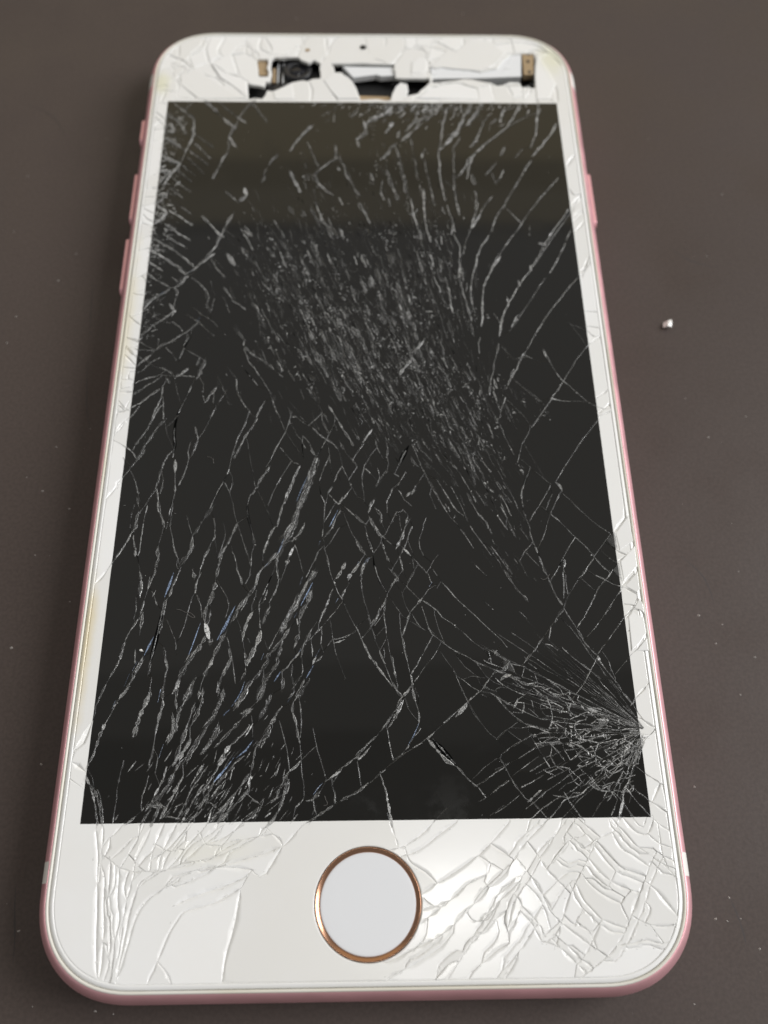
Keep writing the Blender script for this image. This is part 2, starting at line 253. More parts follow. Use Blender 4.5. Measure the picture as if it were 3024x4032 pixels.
CRACKS = """s2 25 -2599 -203 -2676 -378 -2731 -525 -2788 -644 -2847 -736 -2882 -840
s2 20 -2655 -230 -2692 -392
s1 30 -2524 -406 -2606 -512 -2674 -645 -2741 -776 -2785 -905 -2832 -995 -2889 -1097 -2957 -1198 -3025 -1286
h2 5 -2746 -605 -2751 -789
s3 12 -3014 -768 -2941 -814 -2885 -866 -2837 -944
h2 5 -2989 -943 -2894 -1046
s2 35 -2735 -841 -2802 -957 -2869 -1072
s3 10 -2553 -203 -2557 -284 -2551 -379
h1 5 -2524 -406 -2502 -526 -2468 -645 -2415 -738 -2370 -868
d1 30 -2333 -203 -2370 -312 -2391 -473 -2390 -633 -2367 -764 -2381 -868 -2380 -946
s1 15 -2358 -325 -2419 -420 -2492 -506
s2 25 -2394 -855 -2446 -907 -2482 -1010 -2506 -1124 -2528 -1251 -2552 -1351
s2 15 -2506 -1124 -2474 -1226 -2470 -1339 -2489 -1439
s3 35 -2350 -972 -2339 -1100 -2329 -1227 -2321 -1327 -2313 -1415
d1 15 -2312 -1427 -2334 -1563 -2357 -1685 -2359 -1782 -2381 -1915
s1 20 -2321 -1588 -2337 -1722 -2331 -1855
s2 20 -2137 -501 -2106 -607 -2088 -699 -2114 -804 -2151 -921
s2 15 -2177 -725 -2200 -869 -2182 -959 -2196 -1062 -2230 -1202 -2276 -1327
h1 5 -1891 -205 -1940 -354 -1988 -488 -2038 -594 -2089 -686
s1 10 -2538 -1376 -2597 -1463 -2633 -1549 -2680 -1635 -2726 -1720
s2 25 -2540 -1364 -2521 -1451 -2499 -1562 -2480 -1660 -2436 -1782 -2407 -1867
s2 12 -2888 -1110 -2832 -1212 -2786 -1338 -2752 -1462 -2719 -1573
s2 30 -2771 -1487 -2739 -1586
s2 40 -2728 -1696 -2731 -1780 -2743 -1877 -2768 -1948
s3 8 -2628 -1598 -2647 -1745 -2655 -1889 -2662 -2032 -2665 -2220
h1 5 -2785 -1573 -2803 -1719 -2806 -1900
s2 12 -2787 -1972 -2839 -2102 -2892 -2207 -2942 -2283
s3 15 -2754 -1984 -2744 -2079 -2697 -2220
s2 25 -2407 -1867 -2420 -1962 -2442 -2081 -2453 -2198 -2434 -2280
h2 5 -2342 -1855 -2296 -2011 -2263 -2153 -2221 -2270
d1 15 -1676 -1115 -1724 -1255 -1792 -1405 -1830 -1504 -1877 -1639
s1 30 -1844 -1627 -1904 -1724 -1962 -1833 -2020 -1941 -2058 -2012
s2 40 -2058 -2012 -2062 -2107 -2076 -2201 -2102 -2282
h2 5 -2144 -1735 -2113 -1856 -2059 -2000
s1 10 -1687 -1115 -1637 -1204 -1620 -1305 -1658 -1418
h1 5 -1721 -1292 -1658 -1418 -1605 -1579 -1574 -1726 -1541 -1835
s1 12 -1824 -1773 -1793 -1918 -1797 -2025 -1844 -2132 -1880 -2225 -1908 -2289
h1 5 -1797 -2025 -1767 -2156 -1748 -2285
h2 5 -1699 -1847 -1670 -1967 -1676 -2050 -1728 -2250
s2 25 -1535 -1835 -1583 -1967 -1619 -2086 -1679 -2180 -1737 -2285
h2 5 -1535 -1847 -1484 -1992 -1432 -2146 -1382 -2287
w1 10 -2975 -378 -3074 -524 -3169 -696
w1 10 -3135 -696 -3002 -768
w1 12 -2992 -1286 -3087 -1423 -3180 -1571 -3239 -1632
s2 25 -1466 -287 -1504 -436 -1544 -556 -1595 -675 -1632 -832 -1668 -1000
s2 25 -1368 -382 -1410 -490 -1474 -596 -1515 -675 -1576 -832 -1626 -949
h2 5 -1516 -206 -1453 -315 -1380 -382
h2 5 -1306 -206 -1359 -328 -1379 -409
h1 5 -1480 -688 -1450 -833 -1420 -1001 -1384 -1155 -1347 -1344
s2 20 -931 -289 -962 -424 -1003 -584 -1067 -716 -1120 -834 -1172 -976 -1224 -1079
s2 35 -1190 -1079 -1242 -1181 -1294 -1282 -1346 -1382
d1 8 -1066 -424 -1015 -558
h1 5 -1142 -234 -1079 -383 -1028 -518
h1 5 -979 -611 -906 -743 -823 -874
h1 5 -1064 -808 -969 -926 -899 -1016 -830 -1042
s1 5 -911 -990 -996 -1144 -1070 -1295 -1131 -1445 -1181 -1606
s2 20 -1346 -1382 -1375 -1457
d1 25 -1398 -1457 -1435 -1605 -1416 -1751 -1364 -1921 -1338 -2016
s2 20 -1338 -2016 -1322 -2135 -1349 -2240
h1 5 -1311 -1407 -1238 -1556 -1177 -1704 -1116 -1862
s2 30 -967 -262 -929 -370 -871 -357
h2 5 -871 -370 -764 -465
s3 8 -717 -492 -638 -412 -581 -344
h1 5 -687 -249 -663 -330 -649 -425
d1 10 -783 -638 -791 -783 -770 -952
s3 30 -771 -651 -700 -744 -664 -849 -629 -914
h1 5 -637 -438 -577 -559
s2 20 -670 -519 -588 -612 -495 -692 -414 -745 -345 -824
s2 20 -559 -290 -545 -425 -497 -533 -462 -599
s2 30 -466 -208 -395 -331 -336 -439 -277 -560 -208 -667 -150 -785
d1 10 -383 -358 -394 -493 -461 -626
d1 8 -495 -705 -550 -823 -606 -927
s2 15 -483 -705 -459 -836 -446 -928 -490 -1056
d1 8 -480 -1005 -523 -1133 -566 -1273
h1 5 -446 -941 -421 -1185
s2 95 -605 -953 -636 -1133 -700 -1322 -752 -1485 -814 -1645 -854 -1815 -936 -1995 -1017 -2184 -1078 -2295
s2 50 -807 -1068 -871 -1208 -901 -1321 -953 -1459 -993 -1582
s3 30 -692 -1132 -701 -1259
b1 10 -713 -1209 -777 -1372 -839 -1558
s3 25 -1004 -1595 -1033 -1729 -1060 -1874
s3 25 -1092 -1898 -1143 -2006 -1181 -2136 -1199 -2230
b1 20 -978 -2054 -1017 -2184 -1047 -2242
s2 35 -732 -1852 -795 -1972 -858 -2055
s3 20 -855 -2161 -906 -2278
h2 5 -845 -2126 -799 -2232
d1 10 -565 -1361 -540 -1486 -494 -1597 -503 -1756 -512 -1902 -521 -2021
h2 5 -463 -1461 -483 -1585
s3 10 -451 -1461 -384 -1536 -328 -1598
s2 25 -286 -1070 -353 -1185 -386 -1286
s2 20 -408 -1361 -463 -1449
h1 5 -345 -824 -310 -954 -286 -1070
s2 20 -286 -1083 -229 -1211 -184 -1337
h2 5 -184 -1337 -106 -1488
s3 20 -284 -1512 -328 -1598
s3 10 -217 -1437 -273 -1524
s2 20 -305 -1672 -370 -1794 -413 -1914 -488 -2021
b1 10 -338 -1672 -392 -1793 -435 -1890
b1 12 -542 -2069 -563 -2128
h1 5 -372 -1586 -448 -1732 -502 -1829
s2 20 -239 -1648 -161 -1722 -84 -1807 4 -1868
h2 5 -272 -1697 -216 -1867 -161 -2000 -85 -2107
d1 20 -18 -1868 14 -2024 67 -2202
s2 25 -311 -745 -242 -889 -162 -993 -105 -1084
h2 5 -105 -1084 -184 -1224
s3 20 81 -561 11 -667 -36 -746
s2 10 -24 -760 -116 -903
h2 5 -14 -1058 -49 -1212 -38 -1376 -22 -1563
s2 20 61 -1588 27 -1710
s2 25 48 -1784 103 -1893 167 -2013
s2 30 -117 -2083 -74 -2190 -9 -2249
s1 15 -510 -2021 -486 -2187 -463 -2293
s1 5 -315 -1903 -422 -2093
d1 50 541 -783 480 -901 408 -1069
s2 20 128 -716 150 -834 217 -965
s2 20 255 -716 276 -848 284 -1042 259 -1170
s1 30 272 -1107 191 -1234 122 -1360
h2 5 69 -912 -11 -1067 -35 -1207 -46 -1308 -25 -1484
s2 20 -12 -1105 56 -1182
h1 5 67 -1182 145 -1284
d1 10 147 -1106 174 -1221 145 -1309
s3 20 349 -1184 416 -1222
d1 12 491 -1159 450 -1235 391 -1348
d1 15 663 -1274 605 -1362
s3 20 592 -1412 557 -1449
s2 15 546 -1437 500 -1487
s3 20 323 -1386 311 -1448
h2 5 300 -1461 253 -1560 257 -1707
s2 25 98 -1534 53 -1608 30 -1718
s2 25 119 -1658 184 -1744 172 -1829
h1 5 183 -1829 236 -1962
s2 30 51 -1780 94 -1889 159 -1997 202 -2033
d1 10 62 -1792 138 -1937
d1 20 -15 -1876 6 -1996 59 -2139 80 -2245
h2 5 -125 -1730 -59 -1815 -4 -1864 51 -1780
d1 10 373 -1696 304 -1829
h2 5 293 -1854 236 -1986 191 -2033
s2 10 384 -1708 451 -1672
h2 5 401 -1411 466 -1536 563 -1635
h1 5 451 -1672 516 -1746
s3 20 504 -1770 481 -1843
h2 5 537 -1782 468 -1903 456 -1951
s3 30 444 -1975 409 -2070 364 -2165
h2 5 395 -1733 423 -1951
s2 12 556 -1891 510 -1987 486 -2083
s2 15 486 -2083 451 -2165 394 -2283
s3 20 440 -2177 482 -2225 524 -2272
h1 5 497 -2083 547 -2237
s3 10 725 -1783 689 -1868
h2 5 688 -1904 628 -2072 636 -2178 676 -2273
s2 20 190 -2116 221 -2223 263 -2328
h1 5 169 -2116 91 -2234
h2 5 235 -2069 299 -2123
d1 20 80 -2257 90 -2374 131 -2513 173 -2622
s2 15 394 -2294 414 -2376 423 -2457
h2 5 394 -2283 316 -2422
h2 5 545 -2319 563 -2458
h2 5 562 -2481 483 -2618
s2 15 556 -2307 618 -2389 712 -2494
s3 25 778 -2448 829 -2529
h2 5 850 -2262 793 -2332 747 -2425
h2 5 723 -2494 751 -2609
s2 20 283 -2456 335 -2514 367 -2560 312 -2617
s2 20 -126 -2055 -82 -2138 -17 -2233
s3 20 26 -2304 -40 -2408
b1 10 15 -2304 -29 -2385
s3 20 -83 -2361 -126 -2430
s1 15 -51 -2442 -62 -2614
s2 20 671 -1044 734 -1185 775 -1300 828 -1413 900 -1563 952 -1662 1014 -1773 1098 -1870
s2 25 587 -783 650 -979 682 -1044
s2 15 867 -1262 951 -1414 1013 -1539 1095 -1687 1181 -1761
s2 20 993 -1489 1064 -1650
s2 10 1043 -1364 1114 -1527 1174 -1676 1221 -1835
s2 15 1175 -1213 1246 -1365 1335 -1578
s2 25 1069 -1046 1175 -1200
s2 20 1128 -1931 1189 -2027 1278 -2194
s2 15 1251 -1895 1341 -2052 1401 -2148 1480 -2278
s1 5 1217 -2311 1298 -2417 1410 -2533
s1 5 1384 -2254 1474 -2383
s2 20 1488 -2160 1577 -2302 1654 -2442
s2 30 1591 -1764 1690 -1934
s2 40 1633 -1641 1701 -1789
s2 30 1448 -1008 1541 -1163
s2 40 1231 -786 1290 -969 1336 -1162
s1 5 780 -1475 851 -1674
s2 8 3017 -350 2826 -593 2733 -699 2663 -804 2568 -948 2460 -1103 2366 -1256
s3 30 2327 -1307 2379 -1358 2405 -1433
s2 15 2266 -1357 2199 -1470 2133 -1582 2082 -1656 2018 -1754 1966 -1839
d1 20 2037 -1114 1967 -1267 1917 -1406
s1 20 2068 -590 2001 -710 1948 -789
d1 10 1954 -789 1914 -932 1883 -1036
h1 5 1933 -985 2038 -1101
h1 5 2091 -1153 2216 -1281 2268 -1332
s2 25 1910 -1418 1900 -1543 1904 -1643
s2 25 1900 -1692 1935 -1814 1960 -1912 1963 -2008 1997 -2128 2031 -2246
s2 50 2049 -2293 2072 -2399 2106 -2503 2150 -2618
h2 6 2403 -1459 2494 -1559 2613 -1708 2713 -1819 2803 -1904 2925 -2002
s1 8 2278 -1470 2223 -1582 2180 -1681
s1 15 2368 -1471 2300 -1595 2231 -1730
s1 5 2231 -1730 2142 -1985 2048 -2175
h2 5 2128 -1631 2190 -1693
s2 12 2230 -1743 2322 -1829 2412 -1938 2500 -2047
s2 20 2500 -2047 2579 -2131 2647 -2215 2702 -2309
s2 15 2702 -2309 2777 -2415 2864 -2508
s2 10 2500 -2047 2423 -2154 2319 -2319
d1 10 2318 -2330 2252 -2446 2177 -2561
s2 30 2340 -2330 2317 -2447 2313 -2597
s2 12 2924 -2014 2846 -2109 2769 -2204 2691 -2309
s2 15 2690 -2321 2614 -2414 2549 -2518 2490 -2563
s1 10 2779 -2215 2866 -2310 2956 -2381
s2 10 2902 -2462 2849 -2543 2752 -2634
h1 5 2587 -2460 2698 -2542 2864 -2601
h2 5 2500 -2564 2579 -2639
s2 10 1951 -2151 1880 -2222 1816 -2339
s1 20 1554 -2196 1621 -2337 1715 -2524
s2 10 -2840 -2126 -2894 -2220 -2948 -2312 -3010 -2427
s3 25 -2707 -2162 -2709 -2244
d1 20 -2676 -2256 -2669 -2326
s2 30 -2655 -2361 -2622 -2476 -2600 -2590 -2606 -2747
s3 15 -2613 -2567 -2599 -2658
h2 5 -2646 -2770 -2630 -2925 -2646 -3024
s2 25 -2463 -2129 -2431 -2246 -2452 -2362 -2463 -2477 -2505 -2590 -2526 -2703 -2555 -2837 -2575 -2959
s2 30 -2512 -2522 -2521 -2647
s2 15 -2474 -2692 -2436 -2771 -2396 -2861
s3 15 -2441 -2715 -2449 -2737
s2 40 -2553 -2970 -2560 -3101 -2559 -3220
s2 15 -2598 -3035 -2660 -3144 -2709 -3262 -2736 -3390 -2769 -3558 -2827 -3672 -2883 -3806 -2919 -3928
s2 25 -2726 -3390 -2762 -3527
s2 35 -2031 -2131 -2077 -2237 -2163 -2375
s2 20 -2267 -2153 -2214 -2271 -2185 -2364
d1 15 -2216 -2375 -2191 -2421
s2 20 -2161 -2398 -2194 -2513 -2238 -2626 -2268 -2761
b1 25 -2240 -2467 -2280 -2626 -2320 -2772
d1 40 -2316 -2817 -2334 -2971 -2351 -3124 -2377 -3297 -2402 -3467 -2421 -3592
s2 10 -2295 -2817 -2311 -2994 -2344 -3200
b1 25 -2402 -3243 -2444 -3350 -2485 -3455
s2 10 -2494 -3466 -2546 -3560 -2596 -3664
s2 20 -2498 -3529 -2565 -3664 -2614 -3777 -2672 -3899
b1 6 -2559 -3528 -2599 -3633
b1 5 -2626 -3664 -2672 -3808
s3 20 -2665 -3869 -2709 -3930
h1 5 -2287 -3027 -2201 -3191 -2149 -3309 -2128 -3448
s1 20 -2278 -3362 -2246 -3500 -2216 -3605 -2236 -3729 -2242 -3883
s3 10 -2593 -3391 -2582 -3549
s3 25 -2017 -2468 -2001 -2537
s2 25 -1845 -2168 -1911 -2308 -1936 -2412 -1940 -2503 -1974 -2617 -1976 -2730
s3 15 -1921 -2469 -1938 -2526
s2 15 -1954 -2741 -1903 -2864 -1872 -3008
s1 8 -2004 -2774 -2035 -2930 -2063 -3105 -2113 -3256
s2 30 -1642 -2134 -1709 -2274 -1733 -2413 -1747 -2528
h2 5 -1734 -2562 -1674 -2664 -1604 -2777 -1577 -2889 -1611 -3021
s2 40 -1753 -2596 -1785 -2754 -1828 -2887 -1836 -3074 -1798 -3183 -1768 -3313
s1 30 -1783 -2932 -1795 -3074
b1 10 -1888 -3085 -1928 -3236 -1969 -3386 -1994 -3460
s2 40 -1825 -3237 -1887 -3376 -1962 -3481 -2023 -3606 -2083 -3741 -2124 -3864
s3 20 -1898 -3376 -1962 -3470
s3 30 -2072 -3751 -2105 -3844
b1 25 -1504 -2878 -1559 -3010 -1624 -3152 -1687 -3292
s2 40 -1599 -3217 -1672 -3377 -1725 -3504 -1786 -3650 -1828 -3785 -1847 -3938
s3 40 -1680 -3409 -1751 -3578
s2 10 -1576 -3260 -1526 -3400 -1510 -3506
s2 45 -1511 -3495 -1556 -3590 -1620 -3714 -1649 -3889
h2 5 -1499 -3527 -1469 -3684 -1454 -3788
s2 40 -1911 -3743 -1954 -3845 -2007 -3936
s1 20 -2409 -3603 -2423 -3676
h1 5 -2379 -3707 -2387 -3841 -2398 -3933
s2 25 -2385 -3861 -2388 -3933
b1 10 -2266 -3842 -2279 -3923
w1 15 -3010 -2427 -3101 -2552 -3192 -2676 -3259 -2810
s2 35 -1187 -2137 -1205 -2207
h1 5 -1215 -2242 -1210 -2359
h2 5 -1598 -2134 -1534 -2310 -1494 -2461 -1455 -2598
s2 20 -1517 -2426 -1470 -2518 -1443 -2621
h1 5 -1425 -2135 -1360 -2369
s2 15 -1346 -2206 -1348 -2381
h2 5 -1343 -2485 -1401 -2610
b1 30 -992 -2138 -1032 -2220
b1 10 -1106 -2255 -1156 -2359 -1186 -2405
s3 50 -1064 -2231 -1136 -2336 -1207 -2416 -1266 -2531 -1284 -2622
s2 40 -1284 -2622 -1332 -2712 -1392 -2790 -1450 -2890 -1497 -2978 -1545 -3065
s2 20 -1371 -2790 -1427 -2923
b1 20 -1548 -3000 -1584 -3098 -1620 -3195
s2 20 -1031 -2255 -1048 -2371 -1032 -2521
d1 10 -1049 -2348 -1097 -2498 -1165 -2668 -1222 -2825
s2 12 -1020 -2567 -1047 -2703 -1106 -2826
s2 20 -1142 -2702 -1180 -2814
h1 5 -1270 -2690 -1286 -2791 -1314 -2869
s2 30 -861 -2162 -901 -2268 -931 -2360
h2 5 -930 -2372 -969 -2499 -998 -2590
h2 5 -828 -2162 -782 -2303 -746 -2454 -723 -2489
s2 30 -1113 -2904 -1152 -2992 -1189 -3090
s2 15 -1231 -2847 -1225 -2980 -1207 -3155
s3 35 -1300 -2957 -1357 -3067 -1393 -3186 -1399 -3273
h2 5 -1485 -3011 -1437 -3132 -1399 -3262
h1 5 -1347 -3262 -1313 -3327
s3 35 -1196 -3177 -1222 -3285 -1268 -3402 -1323 -3550
s2 20 -1370 -3433 -1353 -3560
h1 5 -1173 -3221 -1137 -3339 -1103 -3414
d1 10 -1383 -3369 -1355 -3528 -1347 -3685
h1 5 -1576 -3250 -1536 -3400 -1498 -3527 -1479 -3684
s2 70 -595 -2467 -668 -2581 -719 -2694 -769 -2783 -819 -2895 -869 -2983 -918 -3092 -967 -3190
s1 10 -567 -2211 -640 -2397 -701 -2535
b1 15 -625 -2604 -686 -2739 -756 -2884
b1 12 -744 -2534 -773 -2637
b1 10 -871 -2928 -910 -3027
b1 15 -796 -2972 -826 -3027
s2 40 -633 -2706 -673 -2851 -723 -2940 -763 -3050
s3 15 -794 -3038 -782 -3115
s2 5 -881 -2950 -950 -3081 -1018 -3222 -1094 -3382
s2 35 -874 -3158 -923 -3255 -993 -3330 -1052 -3415 -1111 -3478
s2 30 -769 -3224 -797 -3310 -816 -3374
h2 5 -763 -3050 -769 -3202
s2 30 -954 -3266 -970 -3405 -1007 -3510
s3 30 -242 -2365 -295 -2457 -359 -2560
s3 30 -91 -2389 -177 -2492 -209 -2572
s2 15 -198 -2607 -251 -2708 -283 -2776
d1 15 -209 -2629 -283 -2787
h2 5 -481 -2212 -447 -2305 -424 -2468 -391 -2571 -369 -2628
s2 25 -458 -2282 -435 -2410
d1 10 -380 -2583 -336 -2719 -282 -2809
s2 15 -389 -2696 -451 -2853 -502 -2986 -542 -3095
s2 25 -471 -2931 -522 -3030
b1 10 -325 -2798 -356 -2854
s2 12 -282 -2843 -355 -2954 -428 -3041 -490 -3118 -561 -3193 -632 -3279
d1 8 -272 -2832 -376 -2976
s2 30 -563 -3073 -624 -3171 -674 -3279 -723 -3385 -731 -3470
b1 10 -733 -3396 -823 -3512
s2 15 -753 -3428 -822 -3523 -901 -3616 -961 -3668
b1 20 -961 -3658 -990 -3709 -1028 -3771
s2 40 -985 -3553 -1044 -3636 -1101 -3719 -1158 -3832 -1203 -3934
s2 40 -1099 -3520 -1157 -3614 -1214 -3697 -1282 -3769 -1338 -3851 -1394 -3942
s1 30 -1143 -3687 -1160 -3770
b1 10 -527 -3398 -577 -3493
s3 20 -577 -3504 -606 -3577
b1 15 -596 -3588 -645 -3681 -674 -3733
s2 20 -505 -3483 -556 -3535
s2 20 -694 -3743 -733 -3826 -781 -3917
s3 10 -802 -3886 -851 -3947
s2 10 -621 -3344 -608 -3482
h2 5 -732 -3460 -717 -3629 -726 -3712
s2 20 -736 -3712 -804 -3825
h2 5 -510 -3161 -517 -3344 -485 -3441
h1 5 -417 -3052 -384 -3270 -351 -3442 -299 -3590 -236 -3747
h2 5 -384 -3281 -445 -3366
s2 10 -363 -3292 -238 -3261 -124 -3197
s3 20 -280 -3303 -331 -3325
h2 6 -113 -3142 -82 -3230 -41 -3327 30 -3466 91 -3594
h1 5 -261 -2854 -197 -3010 -134 -3131
h1 5 -103 -3121 13 -3045
h2 5 -59 -2459 -60 -2665 -18 -2856 34 -3023 54 -3144
s2 15 -48 -2401 -59 -2516
s2 20 96 -3056 43 -3144
h1 5 43 -3155 -51 -3273
h2 5 64 -3155 94 -3274
b1 12 -91 -2343 -107 -2389
b1 10 39 -2297 6 -2355
s2 15 28 -2332 -37 -2436
s1 25 -831 -3586 -837 -3711 -815 -3794
s1 25 -939 -3720 -934 -3854
s2 20 -1358 -3665 -1394 -3747
s2 20 -1478 -3695 -1453 -3788
b1 12 -1353 -3768 -1378 -3861 -1415 -3932
b1 15 -1154 -3446 -1181 -3519
s2 30 -1546 -3400 -1520 -3506 -1555 -3600 -1591 -3683
s1 25 -633 -3744 -692 -3836 -750 -3938
d1 20 111 -2467 152 -2594 235 -2731
s2 15 367 -2538 312 -2618
d1 10 312 -2629 246 -2742
s2 15 245 -2776 180 -2898 126 -2998 73 -3107 41 -3172
s2 15 224 -2809 200 -2965 209 -3097 227 -3272
s2 15 137 -2998 83 -3118
h2 5 266 -2787 349 -2922 420 -3022
h2 5 200 -2976 93 -3129
h2 5 41 -3162 -43 -3269
h2 5 208 -3141 113 -3249
s2 15 -126 -3138 -85 -3226 -23 -3377 38 -3495 119 -3611 210 -3738 280 -3831
h1 5 -72 -2524 -41 -2774 11 -2975 41 -3129 72 -3205 102 -3314 142 -3421
h2 5 217 -3293 153 -3411
s3 12 142 -3421 172 -3506 192 -3559
s1 12 194 -3390 203 -3496
h2 5 192 -3559 231 -3665 280 -3800
h2 5 237 -3282 256 -3433 284 -3571 313 -3686 341 -3832
s2 15 276 -3486 313 -3697
s2 20 270 -3780 320 -3863
s2 25 320 -3873 389 -3955
h1 5 406 -2721 445 -2889 495 -2990
h2 5 562 -2470 506 -2551 472 -2642 416 -2732
d1 12 506 -2562 472 -2642
s2 12 461 -2653 533 -2733 606 -2812
s2 20 594 -2846 638 -2812
h2 5 803 -2644 716 -2700 638 -2812
b1 10 762 -2610 728 -2666
h2 5 823 -2678 869 -2599
s2 10 880 -2610 961 -2713 1062 -2838 1152 -2928 1243 -3017 1342 -3128 1440 -3227 1529 -3315 1585 -3401
s3 8 920 -2656 1021 -2793
s3 15 647 -2835 730 -2891 812 -2959 862 -3037
s2 12 862 -3037 964 -3103 1025 -3159
h1 5 1025 -3159 1115 -3236 1204 -3334 1343 -3453
s2 15 635 -2902 663 -3002 700 -3145 730 -3200
s2 15 626 -2846 561 -2901 495 -2978
s2 15 495 -3001 461 -3099 427 -3197 405 -3251
s3 10 484 -3012 462 -3044
h2 5 516 -2990 576 -3100 626 -3166
s2 20 439 -3143 405 -3251
h2 5 379 -3011 385 -3186 404 -3295 421 -3423 450 -3541 477 -3667
s2 12 404 -3273 431 -3445 459 -3583 477 -3677
h1 5 493 -3078 596 -3144 678 -3199
s2 30 700 -3167 750 -3233 820 -3298
s2 20 820 -3298 880 -3352 971 -3417 1052 -3461 1142 -3515 1242 -3579 1303 -3601
s2 15 1314 -3590 1383 -3633 1453 -3665 1513 -3687
h2 5 779 -3014 815 -3168 862 -3298 880 -3352
s2 12 726 -3297 649 -3436 573 -3563 497 -3688
s2 8 794 -3427 729 -3522 632 -3637 525 -3782
s3 10 805 -3405 783 -3448
s2 20 486 -3709 504 -3823
s2 20 494 -3823 441 -3905 378 -3976 326 -4056 274 -4137 213 -4236
s3 12 472 -3854 410 -3925
s2 30 398 -3986 335 -4097 283 -4207
s2 20 503 -3854 520 -3967 557 -4079 569 -4180 562 -4240
s1 10 533 -3854 571 -3957
h2 5 419 -3966 446 -4078 505 -4159 563 -4220
h2 5 825 -3438 883 -3534 951 -3629
s2 12 961 -3640 1008 -3724 1077 -3777 1145 -3839 1234 -3892
h2 5 961 -3640 1015 -3786 1050 -3900 1115 -4034
h2 5 1018 -3514 1095 -3620 1184 -3694 1223 -3726
h1 5 1078 -3756 1172 -3725 1294 -3747 1345 -3748
h2 5 1223 -3726 1259 -3820
h2 5 1241 -3600 1326 -3727 1413 -3800 1493 -3832
s2 10 1455 -3644 1387 -3727 1321 -3810 1265 -3892 1201 -3932 1138 -3983
s3 30 1169 -3963 1138 -3983
s3 45 1094 -4033 1029 -4124 987 -4164
s2 15 1095 -4023 989 -4113 916 -4173 833 -4242
s2 15 1288 -3841 1357 -3883 1437 -3904
s2 20 1355 -3913 1433 -3965 1511 -4017 1544 -4048
h2 5 1418 -3883 1481 -3853 1552 -3864
s1 10 1234 -3892 1345 -3913
s1 8 1262 -3933 1321 -3964
h2 5 1114 -4044 1168 -4155 1215 -4216
s3 30 1446 -3454 1485 -3497
s2 20 1469 -3432 1435 -3475
s2 20 1485 -3497 1574 -3561
s2 40 1571 -3603 1515 -3666
s3 30 1553 -3708 1497 -3770
h1 5 1391 -3506 1346 -3570
h1 5 1349 -2840 1409 -2896 1458 -2953
s2 20 2126 -2556 2153 -2643 2180 -2730 2207 -2803 2267 -2901
s2 15 2307 -2495 2304 -2644 2287 -2816
s2 12 2340 -2520 2332 -2657 2339 -2768
s1 10 2555 -2484 2500 -2559 2418 -2670 2336 -2792 2291 -2901
s2 25 2275 -2937 2303 -3010 2352 -3094 2399 -3190 2446 -3284 2473 -3355 2532 -3437 2603 -3507
s2 35 2454 -3320 2503 -3390
s2 30 2275 -2937 2212 -2997 2170 -3081
s2 20 2170 -3081 2093 -3164 2028 -3257 1964 -3339 1901 -3420 1825 -3512 1764 -3580
s2 15 2105 -3164 2069 -3305
s2 20 2019 -3363 2085 -3375 2148 -3434
s2 15 2871 -2499 2786 -2623 2721 -2672 2649 -2794 2578 -2916 2507 -3036 2414 -3154
h1 5 2510 -2571 2584 -2646 2658 -2721
s2 10 2690 -2535 2800 -2598 2888 -2648 2988 -2686
h2 5 2414 -3154 2432 -3202
s2 12 2973 -2711 2877 -2833 2780 -2966 2685 -3085 2606 -3180 2503 -3285
s2 12 2980 -3027 2897 -3134 2790 -3264 2697 -3380 2605 -3484
s2 10 2989 -3487 2897 -3590 2820 -3670 2768 -3726
s2 25 2603 -3507 2627 -3588 2684 -3680 2741 -3760 2797 -3850 2832 -3929
s1 10 2655 -3450 2720 -3566 2740 -3680 2773 -3771
s2 12 2589 -3530 2547 -3599 2479 -3712 2423 -3813 2347 -3902 2285 -3968 2218 -4078
s3 30 2613 -3519 2619 -3565
s2 30 2832 -3929 2888 -4007 2944 -4085 2978 -4162
s2 10 2970 -3975 2939 -4041 2902 -4074
s1 10 2260 -3093 2371 -3237 2468 -3402 2562 -3564 2677 -3736 2811 -3918
s2 15 2309 -3516 2391 -3586 2505 -3678 2606 -3770
s2 10 2207 -3399 2299 -3504 2391 -3586
s2 20 1781 -3638 1900 -3695 1962 -3741
s2 15 1617 -3590 1727 -3614 1782 -3626
s2 10 1808 -3581 1903 -3650
s3 20 2235 -3687 2244 -3710
s2 30 1586 -3556 1607 -3579 1535 -3647 1455 -3680
s3 30 1518 -3737 1608 -3715
s2 20 1532 -3692 1629 -3738 1716 -3762
s2 12 2994 -4419 2771 -4520 2524 -4642 2235 -4751 2087 -4850 1893 -4969 1771 -5066 1651 -5151
s2 12 2991 -4442 2810 -4577 2586 -4699 2341 -4831 2142 -4983 1976 -5057 1808 -5163 1686 -5269
s2 12 2975 -4476 2816 -4623 2614 -4756 2428 -4876 2254 -5006 2065 -5069 1889 -5261
s1 12 2963 -4476 2814 -4634 2610 -4789 2373 -4952 2149 -5135 2024 -5262
s1 10 2853 -4691 2604 -4933 2447 -5106 2341 -5245
s3 30 2998 -4477 2911 -4601 2852 -4702 2784 -4869 2713 -4978 2688 -5087 2622 -5248
s2 20 2711 -4812 2640 -4922 2597 -4988
s2 12 2597 -4988 2668 -5065 2705 -5131 2780 -5250
s2 10 2862 -4713 2965 -4804 3092 -4883
s2 10 2780 -4902 2870 -5002 2983 -5090
s2 8 2740 -4946 2855 -5111 2962 -5241
s2 15 2634 -5065 2546 -5226
s2 15 2343 -4808 2433 -4931 2485 -4976
s2 12 2496 -4877 2554 -4965 2634 -5065
s2 12 2074 -4982 2131 -5091 2190 -5179 2259 -5276
s2 12 1725 -5076 1797 -5152 1889 -5261
s2 15 1417 -4619 1468 -4710 1517 -4821 1598 -4955 1660 -5043 1713 -5076
s3 30 1837 -4957 1776 -5011 1703 -5065
